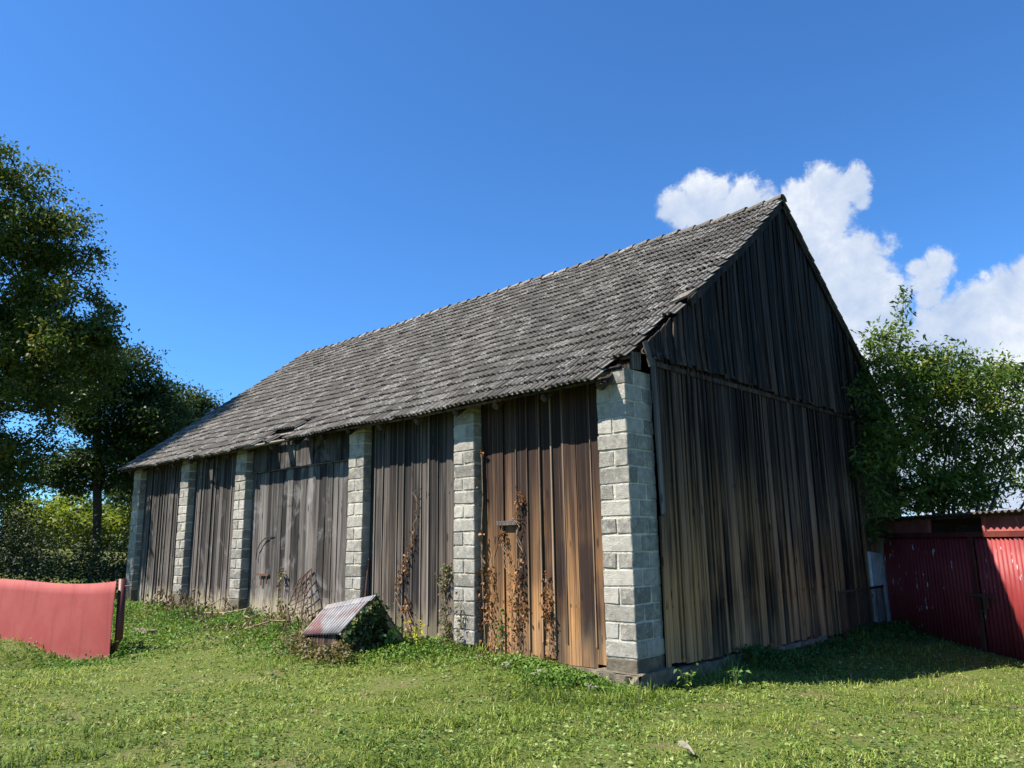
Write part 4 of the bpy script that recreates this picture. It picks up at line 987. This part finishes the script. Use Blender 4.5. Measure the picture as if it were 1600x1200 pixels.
hgt = (0.034+0.045*RNG.random(len(x))**1.5)*(1.0+0.45*np.clip(wav(x, y, 1.3, 23), -0.7, 1.3)); hgt *= np.clip(0.9+0.75*wav(x, y, 7.5, 24), 0.35, 2.0); hgt *= 1+0.9*sm(y, -1.9, -0.9)*(x < 0.5)+0.8*sm(x, 1.3, 0.2)*(y > 0.3)
vb = blades(x, y, hgt, RNG.uniform(0.005, 0.012, len(x)), 2.3)
go_ = np_mesh('grass', vb, BL_F, GRASS, tone(x, y, len(x))); tag(go_, kind='stuff', label='short mown grass in front of the barn', cat='grass')
x, y = scatter(190000, -16, 9, -8.5, 8.5, 4.2)
k = RNG.random(len(x)) < np.clip(0.6+0.5*wav(x, y, 1.1, 41)+0.5*wav(x, y, 5.7, 42), 0.05, 1); x, y = x[k], y[k]
P = np.stack([x, y, ground(x, y)+0.006+0.030*RNG.random(len(x))], -1); fr = rot_frames(len(x), 0.75); fr[0][:, 2] *= 0.5
V = leaves(P, 0.048, 0.025, frames=fr)
tag(np_mesh('clover', V, LEAF_F, CLOVER, np.clip(RNG.random(len(x))*0.8+0.2*wav(x, y, 2.0, 43)+0.08, 0, 1)), kind='stuff', label='clover and clippings among the mown grass', cat='ground cover')
# taller weeds along the long wall, along the shaded gable and behind the red gate
def weeds(name, n, fx, mat, label, size, hmax, dens_seed):
    x, y = fx(n); k = RNG.random(len(x)) < np.clip(0.55+0.6*wav(x, y, 1.6, dens_seed), 0.08, 1); x, y = x[k], y[k]; k = ~in_barn(x, y) & ~in_shed(x, y); x, y = x[k], y[k]
    hh = hmax*np.clip(0.5+0.5*wav(x, y, 2.3, dens_seed+1), 0.12, 1); P = np.stack([x, y, ground(x, y)+hh*RNG.random(len(x))**0.7+0.01], -1)
    return tag(np_mesh(name, leaves(P, size, size*0.6, 1.0, 0.1), LEAF_F, mat, np.clip(RNG.random(len(x))*0.7+P[:, 2]*0.0+0.15+0.15*wav(x, y, 2.0, 5), 0, 1)), kind='stuff', label=label, cat='weeds')
def strip(n):
    x = RNG.uniform(-16, -0.5, n); y = -np.abs(RNG.normal(size=n))*0.7-0.02-0.35*RNG.random(n); y = np.where(x > -3, y*0.62, y*(1+0.12*np.clip(-x-3, 0, 6))); return x, y
weeds('weeds', 60000, strip, WEED, 'low green weeds growing along the long barn wall', 0.048, 0.22, 51)
weeds('hutch_weeds', 2600, lambda n: (lambda u: (le[0]+(lel[0]-le[0])*u+0.10+np.abs(RNG.normal(size=n))*0.2, le[1]+(lel[1]-le[1])*u-0.10-np.abs(RNG.normal(size=n))*0.22))(RNG.uniform(-0.1, 1.3, n)), MIXLEAF, 'dry and green tangle along the near side of the tin hutch', 0.055, 0.34, 71)
weeds('shade_weeds', 15000, lambda n: (0.08+np.abs(RNG.normal(size=n))*0.45, RNG.uniform(2.2, 8.4, n)), DEEPWEED, 'green weeds in the shade under the barn gable', 0.055, 0.22, 53)
weeds('gate_weeds', 16000, lambda n: (RNG.uniform(-14, -6.8, n), -2.9+RNG.normal(size=n)*0.75), WEED, 'green weeds behind the red sheet gate', 0.05, 0.22, 55)
weeds('verge_weeds', 700, lambda n: (RNG.uniform(-13, -7, n), -4.05+RNG.normal(size=n)*0.10), WEED, 'scrappy weeds along the foot of the red sheet gate', 0.045, 0.13, 57)
weeds('dry_litter', 5000, lambda n: (RNG.uniform(-11.5, -4.6, n), -0.7-np.abs(RNG.normal(size=n))*0.35), DEAD, 'dry brown litter among the weeds along the wall', 0.07, 0.16, 59)
weeds('dry_tufts', 3200, lambda n: (RNG.uniform(-3.2, -0.1, n), -0.12-np.abs(RNG.normal(size=n))*0.15), MIXLEAF, 'dry tufts at the foot of the orange brown plank wall', 0.045, 0.2, 61)
weeds('foot_weeds', 4200, lambda n: (RNG.uniform(-3.4, 0.15, n), -0.14-np.abs(RNG.normal(size=n))*0.22), WEED, 'low weeds at the foot of the orange brown plank wall', 0.042, 0.17, 63)
# withered stalks before the two left bays
n = 70; sx = np.concatenate([RNG.uniform(-12.8, -9.2, n), RNG.uniform(-7.6, -5.3, 50)]); sy = -0.35-np.abs(RNG.normal(size=len(sx)))*0.4; m = MB(); Q = []
for x_, y_ in zip(sx, sy):
    z_ = gz(x_, y_); h_ = random.uniform(0.2, 0.55); e = np.array([x_+random.uniform(-0.1, 0.1), y_+random.uniform(-0.1, 0.1), z_+h_]); m.tube([(x_, y_, z_-0.02), e], [0.006, 0.004], 3, False)
    for _ in range(9): Q.append(np.array([x_, y_, z_])+(e-np.array([x_, y_, z_]))*random.uniform(0.3, 1)+RNG.normal(size=3)*0.025)
dw = m.build('withered_stalks', DRYSTEM, None); tag(dw, 'withered brown stalks standing along the wall by the left bays', 'dead plants', kind='stuff')
Q = np.array(Q); V = leaves(Q, 0.10, 0.035, 0.1, 1.5); tag(np_mesh('withered_leaves', V, LEAF_F, DEAD, RNG.random(len(Q))), 'hanging brown leaves of the withered stalks', 'dead plants', kind='stuff')

# ------------------------------------------------------------------ trees, bush, far growth
def pe(lst, D, dz=1.0): return [(at(x, y, D+dd), (r/F_PX*D, r*dz/F_PX*D, rz/F_PX*D)) for (x, y, r, rz, dd) in lst]
DA = 23.0; rt = at(-50, 850, DA); rt[2] = gz(rt[0], rt[1])
make_tree('walnut_tree', 'big leafy tree at the left edge, tallest of the trees', rt, at(-40, 560, DA),
          pe([(2, 330, 85, 90, 0), (8, 255, 34, 46, 0), (12, 236, 20, 26, 0), (70, 375, 80, 55, 0), (150, 545, 44, 36, 0), (-30, 450, 140, 110, 0), (105, 490, 82, 60, -0.5), (70, 570, 105, 70, -1), (20, 650, 80, 80, 0), (-110, 480, 120, 160, 0.5), (0, 740, 70, 60, 0.5), (-100, 300, 90, 120, 0), (160, 500, 34, 26, -0.3), (130, 420, 22, 16, 0), (-20, 560, 140, 90, 1.5), (-170, 600, 140, 120, -0.5), (-130, 700, 120, 80, -1.0), (-60, 720, 90, 60, -1.5), (-230, 720, 110, 90, -1.5)], DA),  # low left clumps, mostly out of view, added to shade the undergrowth
          860, 185, 0.14, 0.068, 0.26, TREE_L, (0.26, 0.26, 0.2))
DB = 30.0; rt = at(150, 850, DB); rt[2] = gz(rt[0], rt[1])
make_tree('plum_tree', 'dark tree with a bare trunk between the big tree and the barn', rt, at(155, 640, DB),
          pe([(190, 570, 50, 36, 0), (216, 595, 46, 34, 0), (165, 640, 60, 60, 0), (225, 655, 62, 55, 0), (185, 715, 75, 48, 0.5), (140, 600, 40, 30, 0), (100, 600, 40, 30, 1), (205, 535, 16, 14, 0), (110, 740, 50, 30, 0)], DB),
          320, 150, 0.15, 0.075, 0.17, TREE_D, (0.27, 0.27, 0.2))
DC = 35.0; rt = at(285, 850, DC); rt[2] = gz(rt[0], rt[1])
make_tree('round_tree', 'dark round topped tree peeking over the far end of the barn roof', rt, at(285, 720, DC),
          pe([(288, 635, 52, 34, 0), (325, 628, 26, 16, 0), (265, 690, 75, 50, 0), (300, 690, 60, 60, 0), (235, 750, 60, 50, 0), (248, 620, 24, 18, 0), (200, 770, 40, 30, 0)], DC),
          270, 110, 0.16, 0.08, 0.18, TREE_D, (0.3, 0.3, 0.22))
def out(P):
    d = P[:, :2]-SA[:2]; s = d@sd[:2]; q = d@sn[:2]
    return ~((P[:, 0] < 0.16) & (P[:, 1] < BW+0.1) & (P[:, 2] < 9)) & ~((s > -0.3) & (q > -0.25) & (P[:, 2] < 2.02))
EB = 15.7; rt = np.array([0.75, 9.85, gz(0.75, 9.85)])
make_tree('elder_bush', 'sprawling green elder bush between the barn gable and the red shed', rt, np.array([1.0, 9.75, 2.4]),
          pe([(1455, 590, 95, 50, 0), (1385, 560, 45, 45, -0.2), (1500, 630, 90, 70, 0), (1420, 650, 80, 80, 0), (1565, 620, 45, 70, 0.2), (1450, 745, 110, 60, 0.2), (1365, 640, 36, 70, -0.5), (1370, 740, 45, 70, -0.6), (1408, 490, 11, 46, 0), (1540, 690, 70, 40, 0.2), (1592, 590, 20, 16, 0.2), (1510, 765, 110, 30, 0.1), (1590, 735, 55, 50, 0.2), (1340, 600, 26, 40, -0.5), (1335, 745, 22, 22, -0.9), (1385, 815, 32, 45, -0.6), (1578, 580, 26, 22, 0), (1440, 775, 60, 30, 0), (1400, 870, 18, 18, -0.9), (1350, 690, 40, 90, -0.8), (1368, 800, 30, 50, -0.9), (1395, 640, 50, 90, -0.4), (1620, 680, 40, 60, 0.3)], EB, 0.8),
          530, 54, 0.12, 0.045, 0.05, ELDER, (0.17, 0.17, 0.12), None, out, 0.35, 0.45, 0.006,
          ((0.5, -0.3, 3.4), (1.1, 0.1, 3.2), (1.7, -0.3, 3.6), (0.2, -0.9, 3.8), (2.2, -0.7, 3.0), (0.9, -0.9, 4.2)))
eb = bpy.data.objects['elder_bush']; sh0, sh1 = at(1402, 590, EB), at(1412, 452, EB); Q = []
for (a_, b_) in ((sh0, sh1), (at(1385, 600, EB-0.1), at(1378, 520, EB-0.1)), (at(1560, 640, EB), at(1588, 572, EB)), (at(1330+60, 720, EB-0.5), at(1322, 742, EB-0.9)), (at(1440, 600, EB), at(1452, 545, EB)), (at(1500, 600, EB), at(1512, 548, EB))):
    m = MB(); m.tube([a_, (a_+b_)/2+np.array([0.02, 0.02, 0]), b_], [0.012, 0.008, 0.004], 5)
    ln = np.linalg.norm(b_-a_); nn = max(4, int(ln/0.13))
    for k in range(nn):
        p = a_+(b_-a_)*(0.12+0.88*k/(nn-1))
        for sd_ in range(3):
            an = k*1.6+sd_*2.1; dr = np.array([math.cos(an), math.sin(an), 0.15]); e_ = p+dr*(0.30-0.16*k/nn); m.tube([p, e_], [0.003, 0.002], 3, False)
            for u in (0.35, 0.55, 0.75, 0.95): Q += [p+(e_-p)*u+RNG.normal(size=3)*0.02 for _ in range(2)]
    m.build('shoot', DEEP_STEM, eb)
Q = np.array(Q)
np_mesh('shoot_leaves', leaves(Q, 0.11, 0.042, 0.5, 0.45), LEAF_F, ELDER, np.clip(RNG.random(len(Q))*0.75, 0, 1), eb)
# undergrowth under the trees (one dark thicket) and the sunlit tall weeds beyond it
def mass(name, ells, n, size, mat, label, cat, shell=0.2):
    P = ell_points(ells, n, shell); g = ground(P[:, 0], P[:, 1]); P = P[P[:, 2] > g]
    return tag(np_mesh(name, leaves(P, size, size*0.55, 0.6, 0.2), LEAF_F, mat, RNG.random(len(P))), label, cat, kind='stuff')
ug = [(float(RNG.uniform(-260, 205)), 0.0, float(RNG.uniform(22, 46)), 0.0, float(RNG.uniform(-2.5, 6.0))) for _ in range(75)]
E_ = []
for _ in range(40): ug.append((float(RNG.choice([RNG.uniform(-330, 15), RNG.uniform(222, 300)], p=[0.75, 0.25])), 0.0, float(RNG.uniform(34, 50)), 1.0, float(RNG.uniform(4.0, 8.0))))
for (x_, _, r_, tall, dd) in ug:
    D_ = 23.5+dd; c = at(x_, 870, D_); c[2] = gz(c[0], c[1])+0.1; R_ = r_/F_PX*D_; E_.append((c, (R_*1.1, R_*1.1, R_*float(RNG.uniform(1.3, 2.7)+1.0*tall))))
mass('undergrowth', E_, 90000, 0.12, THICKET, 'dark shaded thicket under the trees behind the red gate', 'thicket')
n = 16000; tx = RNG.uniform(5, 235, n); dd = RNG.uniform(34, 44, n); Pt = np.array([at(x_, 850, d_) for x_, d_ in zip(tx, dd)]); Pt[:, 2] = ground(Pt[:, 0], Pt[:, 1])
ht = np.clip(1.9+0.7*wav(Pt[:, 0], Pt[:, 1], 0.9, 81)+0.5*wav(Pt[:, 0], Pt[:, 1], 2.7, 82), 0.5, 3.6); Pt[:, 2] += ht*RNG.random(n)**0.6
tag(np_mesh('tall_weeds', leaves(Pt, 0.27, 0.12, 0.4, 0.15), LEAF_F, TALL, RNG.random(n)), 'sunlit yellow green tall weeds beyond the tree trunks', 'tall weeds', kind='stuff')
sp = at(215, 800, 23); 
plant(-11.6, -1.9, 0.75, 40, WEED, 'young leafy sapling showing above the left end of the red gate', 'sapling', 0.11, 0.2)
